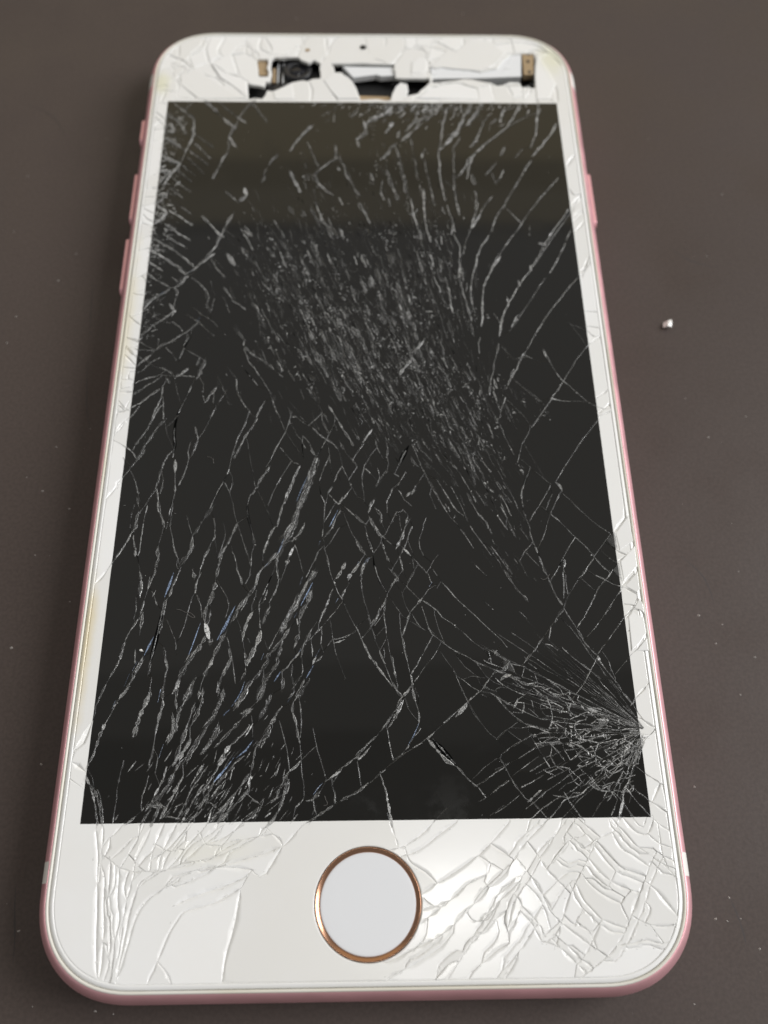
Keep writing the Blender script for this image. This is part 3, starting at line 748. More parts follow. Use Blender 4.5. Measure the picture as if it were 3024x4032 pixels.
s2 12 2976 -4384 2784 -4417 2543 -4472 2300 -4572 2102 -4694 1910 -4781
s2 12 2954 -4372 2730 -4382 2480 -4414 2191 -4502 2020 -4592 1872 -4691 1727 -4768
s2 15 2137 -4341 1965 -4431 1818 -4510 1659 -4610 1469 -4698
s2 15 1973 -4339 1829 -4384 1660 -4451 1528 -4518 1442 -4585
h1 5 1406 -4426 1518 -4323 1641 -4243
h1 5 1362 -4742 1480 -4698
h2 5 1541 -4811 1686 -4712 1833 -4612
s2 10 1623 -4933 1741 -4879 1873 -4803
h1 5 1348 -4952 1527 -4844
h1 5 1333 -5190 1486 -5095 1642 -4977
h2 5 1518 -4323 1595 -4393 1672 -4451
h2 5 1770 -4395 1821 -4476 1860 -4567 1911 -4636
h2 5 1942 -4420 2004 -4512 2044 -4581
s2 12 1428 -3753 1506 -3826 1609 -3888 1736 -3937
s2 20 1550 -3718 1631 -3755 1734 -3817 1851 -3842 1980 -3867
s2 12 1748 -3937 1824 -3878
s2 12 1772 -3937 1909 -3998 2048 -4035
s2 12 1450 -3958 1517 -4018 1608 -4066
s2 20 1415 -3946 1534 -4101 1644 -4208 1711 -4255 1837 -4292 1974 -4328
s2 12 1505 -4018 1641 -4090 1744 -4139 1891 -4210 2054 -4224 2218 -4237
s2 12 1813 -4009 1962 -4070 2133 -4142
s2 12 1771 -4092 1869 -4187
s2 10 1748 -3937 1660 -3996 1527 -4042
s3 35 1660 -3996 1619 -4078
s2 15 1848 -3878 1923 -3974
s2 12 1945 -3867 2058 -3928 2151 -3953
s2 12 2045 -3807 2146 -3881 2175 -3953
s3 40 2421 -4098 2535 -4135
s3 40 2066 -4224 2088 -4236
s3 40 2169 -4491 2214 -4503
s3 40 2274 -4594 2253 -4571
s3 25 1794 -4384 1828 -4395
w1 20 2968 -3996 3078 -3889 3208 -3733
w1 20 2999 -4210 3116 -4304 3203 -4270
w1 20 2988 -4465 3121 -4351 3203 -4270
w1 20 2967 -4793 3112 -4906 3202 -4918
w1 20 3112 -4906 3052 -5004 2993 -5101
w1 20 2973 -5079 3097 -5168 3222 -5244
s1 20 -2884 -3817 -2921 -3928 -2959 -4029
s2 30 -2951 -4099 -2978 -4198 -3012 -4326 -3040 -4414
s2 25 -2623 -3819 -2684 -3910 -2745 -3991 -2781 -4111 -2844 -4249 -2886 -4396 -2919 -4531 -2970 -4664
b1 10 -2748 -3960 -2778 -4051
s3 35 -2385 -3893 -2424 -4004 -2455 -4094 -2492 -4223 -2511 -4331
s1 20 -2590 -4602 -2608 -4706 -2622 -4838
h1 5 -2630 -4857 -2627 -5061 -2635 -5243
s2 20 -2967 -4769 -2906 -4873 -2850 -5022 -2794 -5251
s2 20 -2863 -4910 -2800 -5041 -2747 -5251
s1 10 -2968 -4684 -2898 -4779 -2874 -4901
s2 15 -2836 -4901 -2784 -5013 -2734 -5242
s2 25 -2250 -3833 -2236 -3985 -2253 -4136 -2279 -4284 -2286 -4422 -2295 -4528 -2314 -4643
b1 10 -2269 -3843 -2286 -3985
h2 5 -2312 -4766 -2330 -4879 -2359 -4972 -2361 -5055
s1 10 -2233 -4577 -2246 -4748
b1 10 -2186 -4442 -2222 -4587
s2 30 -2100 -3824 -2097 -3977 -2067 -4098
s3 35 -2115 -4117 -2096 -4227 -2106 -4345 -2139 -4423
s2 50 -1936 -3856 -1995 -3998 -2057 -4098 -2072 -4277 -2104 -4365
s2 30 -1807 -3837 -1807 -3969 -1847 -4110 -1898 -4229 -1970 -4327
s2 30 -1885 -4009 -1947 -4238 -1993 -4405 -2021 -4541 -2053 -4627
s2 60 -1583 -3870 -1614 -4012 -1665 -4152 -1738 -4250 -1799 -4368 -1851 -4465 -1929 -4590 -1989 -4694
s3 50 -1905 -4396 -1956 -4503 -2017 -4589 -2051 -4655
s2 60 -1609 -4252 -1697 -4428 -1759 -4524
s2 50 -1993 -4646 -2043 -4751 -2091 -4863 -2160 -4956 -2230 -5029 -2290 -5093
s3 20 -2127 -4674 -2155 -4797 -2202 -4909 -2250 -5010
s3 25 -1945 -4761 -2010 -4911 -2067 -5031 -2115 -5140 -2164 -5222
s3 30 -2254 -5075 -2147 -5094
s2 40 -2210 -5029 -2139 -5076
s2 25 -2320 -5083 -2380 -5146 -2431 -5200 -2492 -5254
s2 30 -2268 -5129 -2318 -5202 -2358 -5274
s2 25 -2174 -5112 -2213 -5203 -2245 -5275
s2 20 -2120 -5186 -2054 -5187 -1977 -5201
s2 20 -1699 -4678 -1787 -4801 -1856 -4922 -1912 -5060 -1952 -5161
s2 15 -1758 -4668 -1817 -4791 -1860 -4866
s2 20 -1752 -4886 -1811 -5006 -1861 -5107 -1918 -5225
s2 25 -1583 -4670 -1670 -4821 -1720 -4933
b1 25 -1485 -4681 -1567 -4775 -1621 -4840
s2 30 -1620 -4850 -1680 -4961 -1722 -5044
s2 30 -1712 -5044 -1756 -5099 -1814 -5217 -1858 -5271
s2 15 -1703 -5044 -1635 -5054 -1576 -5092
s2 30 -1463 -5056 -1544 -5138 -1615 -5210 -1669 -5264
s2 30 -1458 -5148 -1538 -5229
s2 30 -1538 -4603 -1593 -4670
s3 25 -1529 -4604 -1583 -4670
b1 15 -1530 -4093 -1566 -4143
s2 40 -1583 -3859 -1587 -3961 -1630 -4072
b1 10 -1363 -3831 -1417 -3943 -1482 -4043
b1 20 -1500 -4073 -1556 -4133
s3 30 -1404 -3993 -1432 -4044
s2 40 -1312 -3841 -1367 -3943 -1413 -4024
s2 40 -1130 -3843 -1185 -3965 -1261 -4045 -1339 -4105
s1 50 -1056 -3915 -1120 -4077 -1175 -4187
s2 30 -1261 -4055 -1346 -4155 -1430 -4254 -1532 -4371 -1624 -4467
s2 25 -1272 -4245 -1337 -4333 -1421 -4411 -1515 -4498
s3 30 -1372 -4411 -1439 -4440 -1496 -4488 -1557 -4603 -1592 -4670
h1 5 -1257 -4146 -1241 -4265 -1236 -4374
b1 20 -1225 -4403 -1298 -4510 -1401 -4595
b1 15 -1422 -4585 -1503 -4699 -1602 -4812
s2 15 -1324 -4577 -1418 -4653 -1536 -4794 -1599 -4869
s2 15 -696 -3816 -754 -3908 -802 -3989
b1 10 -805 -3887 -872 -3999
s2 12 -931 -4049 -998 -4128
s2 40 -997 -4148 -1054 -4237 -1099 -4336 -1146 -4404 -1191 -4491
s2 20 -1023 -4268 -1097 -4395 -1133 -4472
s2 20 -1201 -4501 -1215 -4607 -1230 -4702 -1245 -4807 -1249 -4919
s2 25 -1257 -4759 -1319 -4862 -1400 -4973 -1480 -5074 -1562 -5147
s2 30 -1258 -4919 -1340 -5021 -1412 -5103 -1493 -5184 -1555 -5256
s3 20 -1266 -4966 -1206 -5013 -1137 -5060
s2 30 -1135 -5097 -1208 -5178 -1272 -5232 -1335 -5295
s2 20 -848 -4783 -884 -4867 -940 -4932
s2 30 -837 -4830 -862 -4952 -898 -5035 -932 -5145 -987 -5227
s2 30 -900 -4979 -994 -5025 -1050 -5070 -1125 -5115
s2 30 -950 -5172 -986 -5245 -1050 -5298 -1097 -5316
s3 15 -716 -4631 -763 -4688 -830 -4735 -886 -4811
h1 5 -552 -4479 -639 -4555 -706 -4622
h1 5 -585 -4292 -553 -4440 -531 -4537 -480 -4691 -439 -4816
s2 20 -812 -4009 -819 -4100 -776 -4220 -742 -4379 -730 -4438
s2 10 -754 -3918 -731 -4040 -711 -4221 -722 -4379
h2 5 -730 -4438 -707 -4593 -703 -4737 -671 -4879 -668 -5019
h2 5 -956 -4199 -900 -4377 -856 -4534 -841 -4678
s2 10 -854 -4572 -831 -4707
s2 10 -677 -5028 -752 -5101
s2 12 -648 -5042 -581 -5029
b1 8 -477 -4862 -534 -4927 -572 -4983
s2 25 -439 -4834 -496 -4946 -562 -5020
s2 12 1 -4465 -108 -4590 -206 -4656 -304 -4732 -391 -4816 -449 -4844
s3 20 -284 -4741 -381 -4807
s3 15 0 -4514 -89 -4619
h2 5 -108 -4638 -89 -4772 -70 -4895
s2 15 -2 -4886 -89 -4942 -205 -5006 -340 -5078 -454 -5151 -539 -5205 -662 -5276 -717 -5330
h2 5 -376 -4826 -375 -4882
s2 12 -341 -4967 -340 -5069
h2 5 -571 -5029 -555 -5131 -530 -5186
s2 15 378 -3990 305 -4111 243 -4201 162 -4299 91 -4387 -9 -4474 -127 -4580
s2 25 376 -4071 304 -4181 232 -4280
s3 20 21 -4504 -39 -4581 -98 -4619
h2 5 -108 -4638 -88 -4762 -69 -4895
h2 5 429 -3981 447 -4072 495 -4153 563 -4224
s2 12 512 -3900 538 -4032 566 -4124 563 -4224
b1 12 562 -4244 509 -4362 436 -4479
s2 10 581 -4294 488 -4411 426 -4508
s2 15 1234 -3896 1180 -3957 1095 -4028 979 -4118 884 -4207 801 -4276 719 -4345 647 -4413
s3 50 1083 -4058 1008 -4138
s2 10 718 -4354 657 -4393 606 -4432 505 -4499 425 -4547 355 -4595 265 -4661 146 -4756 38 -4859 -69 -4914 -127 -4960
s2 10 446 -4489 355 -4585 275 -4633
s2 10 195 -4727 146 -4765
d1 10 221 -4320 239 -4467 275 -4633
s3 30 656 -4423 713 -4492 780 -4561
s3 35 780 -4570 846 -4639 932 -4697
d1 50 697 -4403 782 -4502 867 -4600 942 -4678
s2 20 951 -4707 1016 -4784 1081 -4851 1137 -4899
s2 10 1174 -4928 1219 -4994 1245 -5032
s2 15 1126 -4918 1236 -4862 1339 -4788 1461 -4722
s2 10 1166 -5068 1245 -5032 1367 -4949 1481 -4856
h2 5 1110 -4842 1245 -4720 1389 -4625
h1 5 1033 -3832 1097 -3987 1216 -4210 1308 -4341 1402 -4430
h2 5 1393 -4420 1467 -4352 1519 -4323
s3 15 136 -4784 173 -4898 201 -5001 210 -5057
s3 20 210 -5066 227 -5186 253 -5323 280 -5414
s1 12 834 -5129 734 -5220 684 -5274
s1 10 1434 -5108 1343 -5172 1273 -5217
s2 20 -2878 5186 -2736 5028 -2563 4872 -2535 4716
s2 25 -2411 5235 -2253 5054 -2095 4853 -1941 4676
s1 20 -2232 5236 -2094 5100 -1956 4943
s2 30 -1632 5286 -1755 5126 -1858 4921 -1911 4720 -1995 4499
s2 20 -1676 5172 -1571 4991 -1449 4790
s3 25 -1905 4899 -1787 4788
s3 25 -2009 4477 -1887 4283
s1 20 -1991 4434 -1994 4218 -2089 3961 -2193 3647
s2 25 -2935 4914 -2816 4826 -2709 4693 -2649 4539
s3 35 -2925 4603 -2827 4582 -2874 4758
s3 35 -2945 4472 -2825 4364 -2723 4278
s2 25 -2535 4716 -2546 4431 -2633 4128 -2694 3916 -2789 3748 -2879 3541
s3 40 -2942 4084 -2696 3937
s3 40 -2951 3831 -2804 3748
s3 40 -2969 3520 -2864 3727
s3 35 -2935 3316 -2861 3337 -2896 3215
s3 35 -2968 3175 -2802 3016
s3 40 -2949 2798 -2866 2877 -2786 2996
s1 15 -2471 4497 -2217 4259
s1 15 -2507 4344 -2250 4045
s1 15 -2559 4193 -2273 3918
s1 15 -2596 4065 -2324 3750
s1 15 -2647 3916 -2445 3708
s1 15 -2734 3832 -2497 3584
s1 15 -2749 3644 -2499 3399
s1 15 -2798 3500 -2596 3277
s1 15 -2729 3216 -2468 2997
s2 15 -2776 3056 -2615 2937 -2422 2780
s2 15 -2799 2799 -2621 2643 -2446 2509
s2 12 -2782 2604 -2464 2356
s2 20 -2988 2584 -2607 2298 -2319 1999
s2 20 -2982 2355 -2712 2147 -2446 1943
s2 15 -2975 2128 -2754 1961
s2 20 -2282 2938 -2101 2703 -1973 2568
s3 35 -1720 3484 -1682 3341 -1783 3219
s1 20 -1993 3401 -1830 3239
s2 25 -1861 2979 -1953 2742 -2054 2433 -2187 2205 -2306 2017 -2444 1915
s2 20 -772 4705 -912 4528 -1034 4331 -1093 4179
s1 20 -1265 4136 -1399 3922 -1454 3754
s2 25 -1436 3692 -1478 3588
s3 35 -1894 2243 -1780 2055
s3 35 -1680 2685 -1615 2588
s2 25 -1082 3798 -915 3385
s2 40 675 5211 476 5050 311 4936 67 4800 2 4710
s2 30 313 5072 413 5186 544 5210
s3 30 2 4821 33 4577 -96 4445
s2 20 -96 4423 -64 4271
s3 35 805 5166 720 5029
s3 40 531 4602 513 4470
s2 35 1001 5145 861 4849 725 4604 559 4405
s1 30 494 4361 364 4187 267 4058
s2 30 454 4780 338 4601
s2 30 1151 5215 1027 4941 941 4828
s3 40 1166 5169 1093 4964
s2 30 1661 5218 1514 4921 1419 4630
s3 20 1420 4652 1318 4541
s2 25 1809 5219 1713 4968 1538 4742
s2 30 1417 4586 1230 4365 1129 4234
s2 25 1261 5078 1199 4784 1153 4452 1111 4191 1115 3892 1120 3620 1154 3311 1166 3230
s2 20 1445 4498 1321 4257 1320 3893 1310 3683 1312 3393 1332 3149 1355 2989
s2 20 1193 3149 1244 2909 1278 2673
s3 35 1270 2810 1231 2633
s2 15 1261 2614 1341 2402 1331 2211 1303 1929
s2 20 1780 4721 1681 4411 1595 4302
s2 20 1753 4281 1600 4108 1543 3937 1515 3705
s2 20 1600 4108 1407 3746
s3 30 872 4168 853 4082
s1 15 899 4018 947 3598 1008 3148
s2 20 864 3433 856 3188 861 2888 884 2672 938 2478
s1 15 691 4537 729 4189 780 3743
s1 20 509 4296 548 3889 599 3391
s2 20 673 3248 696 2987 752 2789
s2 20 620 3007 696 2967 760 3067
s2 25 -365 4097 -253 3760 -143 3470 -66 3347
s2 20 -67 3205 24 2985 84 2807
s2 20 277 3637 243 3389 287 3247
s2 20 350 3288 378 3126
s2 25 -721 3737 -640 3529 -545 3427 -467 3366
s1 25 -430 4334 -411 4033
s1 20 -396 4055 -567 3926 -721 3737
s2 15 1623 3395 1590 3090
s2 20 1661 2990 1524 2732
d1 15 1000 2536 1067 2324
s2 30 444 5118 344 4981 148 4890
s2 30 835 5075 762 4782 628 4603
s3 25 2913 4773 2811 4550 2663 4329 2500 4112
s3 25 2477 4026 2349 3813
s2 20 2349 3813 2200 3520 2110 3355 1968 3091
s2 15 1951 3071 1862 2891 1802 2674
s2 20 1752 2596 1634 2402 1563 2211 1520 1985
s3 30 1749 2557 1716 2518
s2 20 2692 5226 2626 4838 2585 4548 2482 4285
s2 20 2411 5224 2272 4904 2159 4701 1985 4523 1797 4346 1642 4151 1551 3937 1506 3684
s2 15 1642 4151 1520 3936 1383 3725
s2 25 2289 5131 2134 5039 2070 4812
s2 20 1917 4969 1809 4811 1711 4521 1603 4302
s2 25 1801 5219 1688 4968 1546 4742
s1 10 2623 4997 2401 4882 2177 4724
s3 25 2099 4305 2023 4131
s2 25 1950 3981 1793 3748
s3 25 2050 3833 1993 3686
s2 15 1873 3769 1922 3561
s1 20 2368 4263 2243 4089
s2 20 1843 3314 1707 3110 1636 2950 1517 2732
s2 20 1635 3191 1518 2752
d1 10 1602 3436 1621 3231
s2 12 2923 3074 2830 2914 2705 2735 2598 2559 2525 2423
s3 20 2453 2462 2540 2423
s2 20 2525 2423 2433 2232 2297 2042
s2 15 2257 2852 2187 2734
h2 6 2842 3690 2593 3357 2347 3012 2203 2754 2067 2558 1948 2364 1830 2174 1743 1985
s2 25 1893 2231 1760 2023
s1 10 2045 3091 2156 2932 2225 2833
s1 15 2344 2793 2328 2597
s1 10 2952 2756 2812 2424 2681 2156 2556 1930
h2 5 1499 2693 1430 2517 1371 2249
w1 35 2974 3901 3107 4115 3196 4202
w1 35 2979 3482 3045 3359 3208 3421
w1 35 2930 3074 3048 3236 3205 3401
w1 35 2966 2894 3073 3034 3208 3136
w1 35 2944 1950 3056 2025 3139 2233 3227 2214
s2 20 -2843 2261 -2651 2087 -2505 1966 -2460 1915
s3 15 -2548 2001 -2460 1915
s1 15 -2597 2262 -2450 2140 -2319 2018
s3 12 -2975 2130 -2865 2052 -2763 1966
s2 20 -2976 1931 -2843 1812 -2658 1694
s1 10 -2978 1812 -2904 1744
s3 15 -2632 1863 -2544 1778
s1 10 -2973 1626 -2830 1526
s3 20 -2076 2263 -2192 2157 -2293 2036 -2378 1898 -2441 1847
s2 40 -2429 1864 -2526 1728 -2588 1660
b1 15 -2704 1609 -2778 1542
b1 12 -2357 1984 -2394 1932
s2 30 -2629 1677 -2716 1593 -2815 1509 -2901 1426 -2979 1278
s2 20 -2561 1660 -2538 1542
d1 12 -2536 1526 -2563 1360
s2 20 -2519 1310 -2616 1212 -2702 1131 -2813 1050 -2895 953 -2966 873
s3 20 -2619 1393 -2557 1294 -2565 1228
h2 5 -2906 1343 -2806 1261
h2 5 -2915 1294 -2798 1179 -2674 1114
h1 5 -2806 1261 -2643 1212
s2 15 -2659 1098 -2541 1098 -2442 1017 -2411 953
s2 30 -2199 1114 -2296 1001 -2370 937 -2468 857 -2566 778 -2666 730 -2737 652
b1 12 -2191 1179 -2239 1114
s2 20 -2357 937 -2337 841 -2380 730
d1 15 -2299 857 -2354 730 -2405 558 -2425 480
h2 5 -2611 699 -2525 605 -2452 495
s2 12 -2713 826 -2718 731
h2 5 -2985 810 -2874 731 -2737 652
s2 15 -2997 668 -2827 652 -2737 652
s2 20 -2794 574 -2877 496 -2969 388
s2 20 -2851 496 -2925 465
s2 15 -2673 527 -2784 465 -2886 326 -2972 296
h2 5 -2988 574 -2837 480 -2660 372 -2500 310
s2 20 -2635 387 -2486 295
s3 25 -2287 371 -2370 280 -2419 249
s2 20 -2637 265 -2496 257 -2368 257 -2213 241
s2 50 -2158 542 -2188 418
s2 40 -2090 495 -2130 325 -2162 233
s1 15 -2322 651 -2172 557 -2064 479
h2 5 -2380 1228 -2226 1114 -2127 1017 -1986 873
h1 5 -2296 1343 -2181 1228 -2000 1098 -1913 969
s1 20 -2142 1627 -2107 1509 -2125 1376
d1 10 -2158 1660 -2132 1476
d1 10 -2026 1493 -2054 1310
s1 30 -2096 1343 -2063 1245
s2 20 -2360 1847 -2245 1745 -2171 1660
s2 15 -2981 129 -2872 189 -2687 250
s2 25 -2634 234 -2741 143 -2859 53 -2965 -22
s2 25 -2512 143 -2631 53 -2760 -52 -2863 -156 -2982 -229
s2 20 -2556 219 -2512 143
s2 15 -2597 98 -2595 -67 -2643 -230 -2679 -376
s2 12 -2583 -52 -2560 -245 -2542 -377
h2 5 -2454 219 -2398 -8 -2348 -157
d1 15 -2199 218 -2248 22 -2310 -157 -2361 -304
s2 20 -2136 233 -2078 127 -2069 6
d1 6 -2082 6 -2047 -128
s2 20 -1909 81 -1978 -24 -2045 -158
d1 8 -1934 66 -1938 -158
s1 8 -1766 36 -1869 -158 -1967 -379
s2 15 -2861 -185 -2913 -288 -2966 -376
s2 20 -1661 202 -1653 50 -1608 -70 -1525 -218
h2 5 -1787 386 -1662 217
d1 20 -1567 355 -1471 232 -1375 95
d1 10 -1453 401 -1314 171 -1218 4
s2 10 -1276 -130 -1346 -263 -1379 -366
s2 15 -1218 4 -1174 -160 -1117 -323
s2 25 -1585 714 -1434 556 -1327 478 -1193 354 -1073 247
s3 15 -1590 809 -1599 729
s2 15 -1582 666 -1521 479 -1466 401
s2 15 -1917 1677 -1829 1560 -1770 1459 -1686 1393 -1602 1310
s2 20 -2062 2053 -1988 1950 -1900 1847
s2 25 1324 2233 1329 2041 1305 1850 1325 1697 1357 1528 1388 1344 1431 1146
s3 20 1313 2006 1305 1850
d1 15 1358 1937 1351 1799
s2 20 1570 2164 1503 1954 1465 1765 1453 1544 1467 1311
s2 20 1893 2217 1768 2007 1675 1834 1624 1680 1597 1461 1588 1311 1559 1048
s3 25 1598 1477 1589 1327
s2 12 2468 2271 2323 2042 2135 1748 2024 1545 1946 1411 1881 1261 1791 918
s3 20 2297 2060 2304 1973
s3 20 2110 1783 2132 1714
s3 25 1940 1511 1943 1377
s3 30 1849 1179 1789 886
s2 25 1767 758 1711 521 1672 318 1620 119 1597 -47
s1 10 2485 1835 2342 1613 2200 1377 2077 1179 1926 951
s3 25 2038 1195 1957 1015
s2 20 2426 1179 2315 983 2206 789 2097 583 1989 380 1912 226 1821 43
s3 20 2098 599 2069 567
s2 30 1948 349 1840 119
s2 20 1800 -78 1736 -257 1701 -397
h1 5 1803 710 1946 505 2147 552
h1 5 1958 149 2101 -3 2243 -154
h1 5 1823 -123 1974 -317
s3 30 779 807 642 632
s3 35 612 507 518 382 451 259
s2 35 948 397 1009 320 1072 258
s3 15 821 1278 915 1278
s3 25 319 107 343 16
s3 25 496 0 521 -30
s2 20 1535 854 1502 758 1506 600
s3 30 2352 646 2377 551
h1 5 2083 583 2271 473
w1 32 2974 -1980 3098 -1843 3214 -1694
w1 25 2904 -2158 2991 -2231 3091 -2278
w1 32 2985 -2354 3101 -2273 3227 -2118
w1 32 2995 -2658 3113 -2549 3223 -2438
w1 32 2984 -2673 3080 -2729 3158 -2784
w1 25 3158 -2784 3215 -2710
w1 25 3157 -2789 3071 -2945 2985 -3032
w1 32 3060 -2955 3151 -2975 3216 -3044
w1 32 2970 -3508 3094 -3397 3225 -3246
w1 32 3071 -3434 3186 -3463
w1 32 3104 -3859 3202 -3741
w1 40 2965 -5604 2896 -5706 2821 -5848 2747 -5989 2648 -6166 2563 -6321 2462 -6445 2365 -6540 2249 -6623 2135 -6697 2025 -6751
w1 35 2658 -5220 2572 -5368 2394 -5451 2316 -5554 2249 -5657 2170 -5779 2091 -5900 2012 -6039 1956 -6167 1913 -6274 1883 -6370
w1 30 1913 -5222 1839 -5296 1718 -5400 1586 -5524 1501 -5627
w1 25 2041 -5298 1927 -5434 1803 -5579
w1 20 2155 -5278 2080 -5362 2028 -5436
w1 30 1532 -5648 1632 -5772 1721 -5895 1784 -6036 1829 -6135 1927 -6245 2026 -6324 2145 -6412 2274 -6500 2353 -6549
w1 30 1656 -5484 1745 -5609 1821 -5744 1932 -5857 2031 -5959
w1 25 2182 -5236 2284 -5333 2397 -5430
w1 25 2117 -5437 2198 -5511 2289 -5595
w1 30 2113 -5900 2165 -6031 2242 -6121 2329 -6211 2462 -6271 2576 -6302
w1 30 2180 -5789 2266 -5902 2386 -5994 2551 -6076
w1 30 2281 -5668 2377 -5792 2509 -5885 2717 -5968
w1 30 2418 -5535 2515 -5650 2614 -5744 2836 -5818
w1 30 2544 -5410 2617 -5548 2730 -5622 2871 -5727
w1 30 2581 -5294 2698 -5433 2775 -5529 2918 -5624
w1 25 2657 -5231 2772 -5381 2902 -5415 2975 -5299 2988 -5245
w1 25 2914 -5415 3002 -5500 3183 -5565
w1 25 2939 -5552 3040 -5626 3184 -5700
w1 25 2948 -5645 3057 -5739 3169 -5873
w1 25 2818 -5869 2926 -5961 3053 -6132
w1 20 2645 -6186 2765 -6256 2933 -6288 3065 -6270
w1 25 2471 -6455 2612 -6438 2755 -6411 2900 -6442 2999 -6424
w1 15 2816 -6276 2914 -6423
w1 20 2981 -5256 3070 -5342 3195 -5408
w1 20 1956 -6167 2055 -6256 2155 -6120
w1 30 1875 -6447 2001 -6572 2135 -6697
w1 30 1645 -6270 1700 -6387 1750 -6416 1864 -6341 1913 -6274
w1 20 1740 -6407 1884 -6466
w1 20 1921 -5857 2038 -5777 2170 -5779
w1 20 1821 -5744 1933 -5612 2068 -5478 2139 -5437
w1 12 1477 -5270 1333 -5417 1168 -5571 1007 -5682 827 -5792 693 -5861 527 -5959
w1 20 694 -5261 556 -5386 443 -5458 354 -5509 221 -5539
w1 20 917 -5274 756 -5378 620 -5481 496 -5552 341 -5602
w1 25 1542 -5597 1397 -5769 1235 -5899 1120 -6007 984 -6134
w1 30 1607 -5751 1533 -5852 1405 -5961 1313 -6039 1253 -6128 1173 -6205 1044 -6213 984 -6134
w1 10 997 -5875 817 -6023 662 -6130 508 -6235
w1 15 985 -6104 895 -6192 805 -6278 652 -6372
w1 25 1573 -5903 1451 -6071 1409 -6208 1381 -6295
w1 25 1324 -6040 1192 -6244 1101 -6340 989 -6444 876 -6585
w1 30 652 -6372 470 -6446 331 -6511 162 -6574
w1 30 836 -6317 713 -6440 541 -6542 381 -6625 223 -6688
w1 20 1393 -6421 1262 -6486 1129 -6579 1019 -6662
w1 35 1673 -6261 1589 -6366 1495 -6480 1381 -6592 1213 -6748
w1 20 1122 -5602 1271 -5686
w1 20 1347 -5542 1452 -5616
w1 15 205 -5170 236 -5277 278 -5404 309 -5519
w1 15 1381 -6295 1393 -6421
w1 20 1618 -5752 1686 -5854 1781 -6016 1863 -6175
w1 20 -2796 -5198 -2806 -5293 -2777 -5450 -2747 -5605 -2734 -5807 -2705 -6055 -2686 -6297 -2653 -6572 -2619 -6683
w1 30 -2735 -5241 -2718 -5482 -2709 -5656 -2665 -5758 -2647 -6007 -2618 -6250 -2606 -6535 -2611 -6665
w1 20 -2506 -5223 -2614 -5348 -2683 -5410 -2725 -5523 -2629 -5596 -2512 -5679 -2368 -5711
w1 30 -2368 -5711 -2396 -5861 -2428 -6059 -2439 -6253 -2440 -6443 -2502 -6722
w1 30 -2108 -5724 -2251 -5803 -2319 -5882 -2359 -6010 -2386 -6157 -2408 -6349 -2444 -6686
w1 40 -1928 -5807 -2072 -5886 -2193 -5963 -2288 -6080 -2337 -6225 -2364 -6369 -2393 -6491 -2436 -6668
w1 30 -1303 -5426 -1472 -5507 -1598 -5588 -1898 -5646 -2108 -5724
w1 30 -1465 -5631 -1632 -5730 -1799 -5809 -1946 -5857
w1 35 -1279 -5876 -1517 -6002 -1674 -6049 -1841 -6096 -1908 -6183 -1973 -6288 -2024 -6430 -2074 -6561 -2134 -6700 -2148 -6764
w1 15 -2033 -6562 -1964 -6637 -1903 -6740
w1 35 -1288 -5896 -1295 -5965 -1342 -6268 -1394 -6458 -1415 -6627
w1 15 -2379 -5716 -2185 -5708 -2003 -5695 -1790 -5647
w1 20 -2307 -5225 -2367 -5403 -2431 -5526 -2486 -5618 -2512 -5679
w1 20 -2208 -5227 -2307 -5456 -2360 -5579 -2379 -5711
w1 20 -2098 -5228 -2178 -5437 -2208 -5581 -2217 -5713
w1 20 -1965 -5229 -2068 -5438 -2121 -5582 -2131 -5714
w1 20 -1799 -5231 -1968 -5460 -2056 -5583 -2089 -5694
w1 20 -1622 -5223 -1827 -5441 -1956 -5604 -2046 -5695
w1 20 -1456 -5225 -1589 -5392 -1736 -5494 -1898 -5646
w1 20 -1279 -5216 -1455 -5425 -1506 -5497
w1 25 -2617 -5606 -2610 -5859 -2577 -6057 -2545 -6251 -2539 -6489
w1 25 -2522 -5689 -2514 -5959 -2471 -6156 -2492 -6348 -2492 -6630
w1 25 -2922 5690 -2814 5661 -2568 5483 -2401 5188
w1 25 -2644 5936 -2397 6062 -2127 5849 -1798 5669 -1754 5193
w1 25 -2373 6031 -2205 5727 -2026 5577 -1777 5252
w1 25 -3225 5538 -3060 5569 -2843 5752 -2623 5937
w1 20 -2644 5936 -2730 6214 -2554 6467 -2526 6691
w1 20 -2397 6062 -2485 6405 -2397 6724
w1 25 -2397 6062 -2192 6219 -1851 6285 -1671 6130
w1 20 -3057 5301 -3015 5539 -3060 5569
w1 20 -1851 6285 -1849 6697
w1 20 -1386 5432 -1293 5196
w1 20 -1138 5614 -1021 5198
w1 20 -864 5707 -796 5497 -811 5200
w1 20 -630 5709 -500 5499 -392 5203
w1 25 -601 6710 -574 6328 -657 6108
w1 20 -161 6714 -468 6615 -552 6297
w1 20 513 6139 653 6448 608 6840
w1 20 1064 5992 1380 5957 1853 5923 2131 6115 2251 6308 2522 6349 2706 6312 2701 5930 2654 5228
w1 20 1064 5992 1025 6374 1203 6846
w1 20 781 5323 1048 5544 1418 5658 1753 5550 1967 5625 2226 5590 2672 5594
w1 20 1583 6850 1592 6496 1443 6186 1380 5957
w1 20 1909 6854 1968 6499 2131 6115
w1 20 1150 5472 1190 5181
w1 20 1415 5584 1448 5183
w1 20 1753 5550 1784 5185
w1 20 2226 5590 2291 5407 2327 5189
w1 20 2126 6856 2079 6540 2432 6582 2827 6469 3136 6048
w1 20 1916 -5434 1773 -5548 1697 -5650
w1 20 2065 -5509 1955 -5612 1893 -5683
w1 20 2231 -5417 2158 -5469 2206 -5542
w1 20 2360 -5461 2287 -5512
w1 25 2161 -5656 2047 -5685 1964 -5633
w1 20 2063 -5859 1955 -5958 1892 -6047
w1 20 2152 -6150 2079 -6227 2197 -6326
w1 20 2338 -6221 2241 -6317
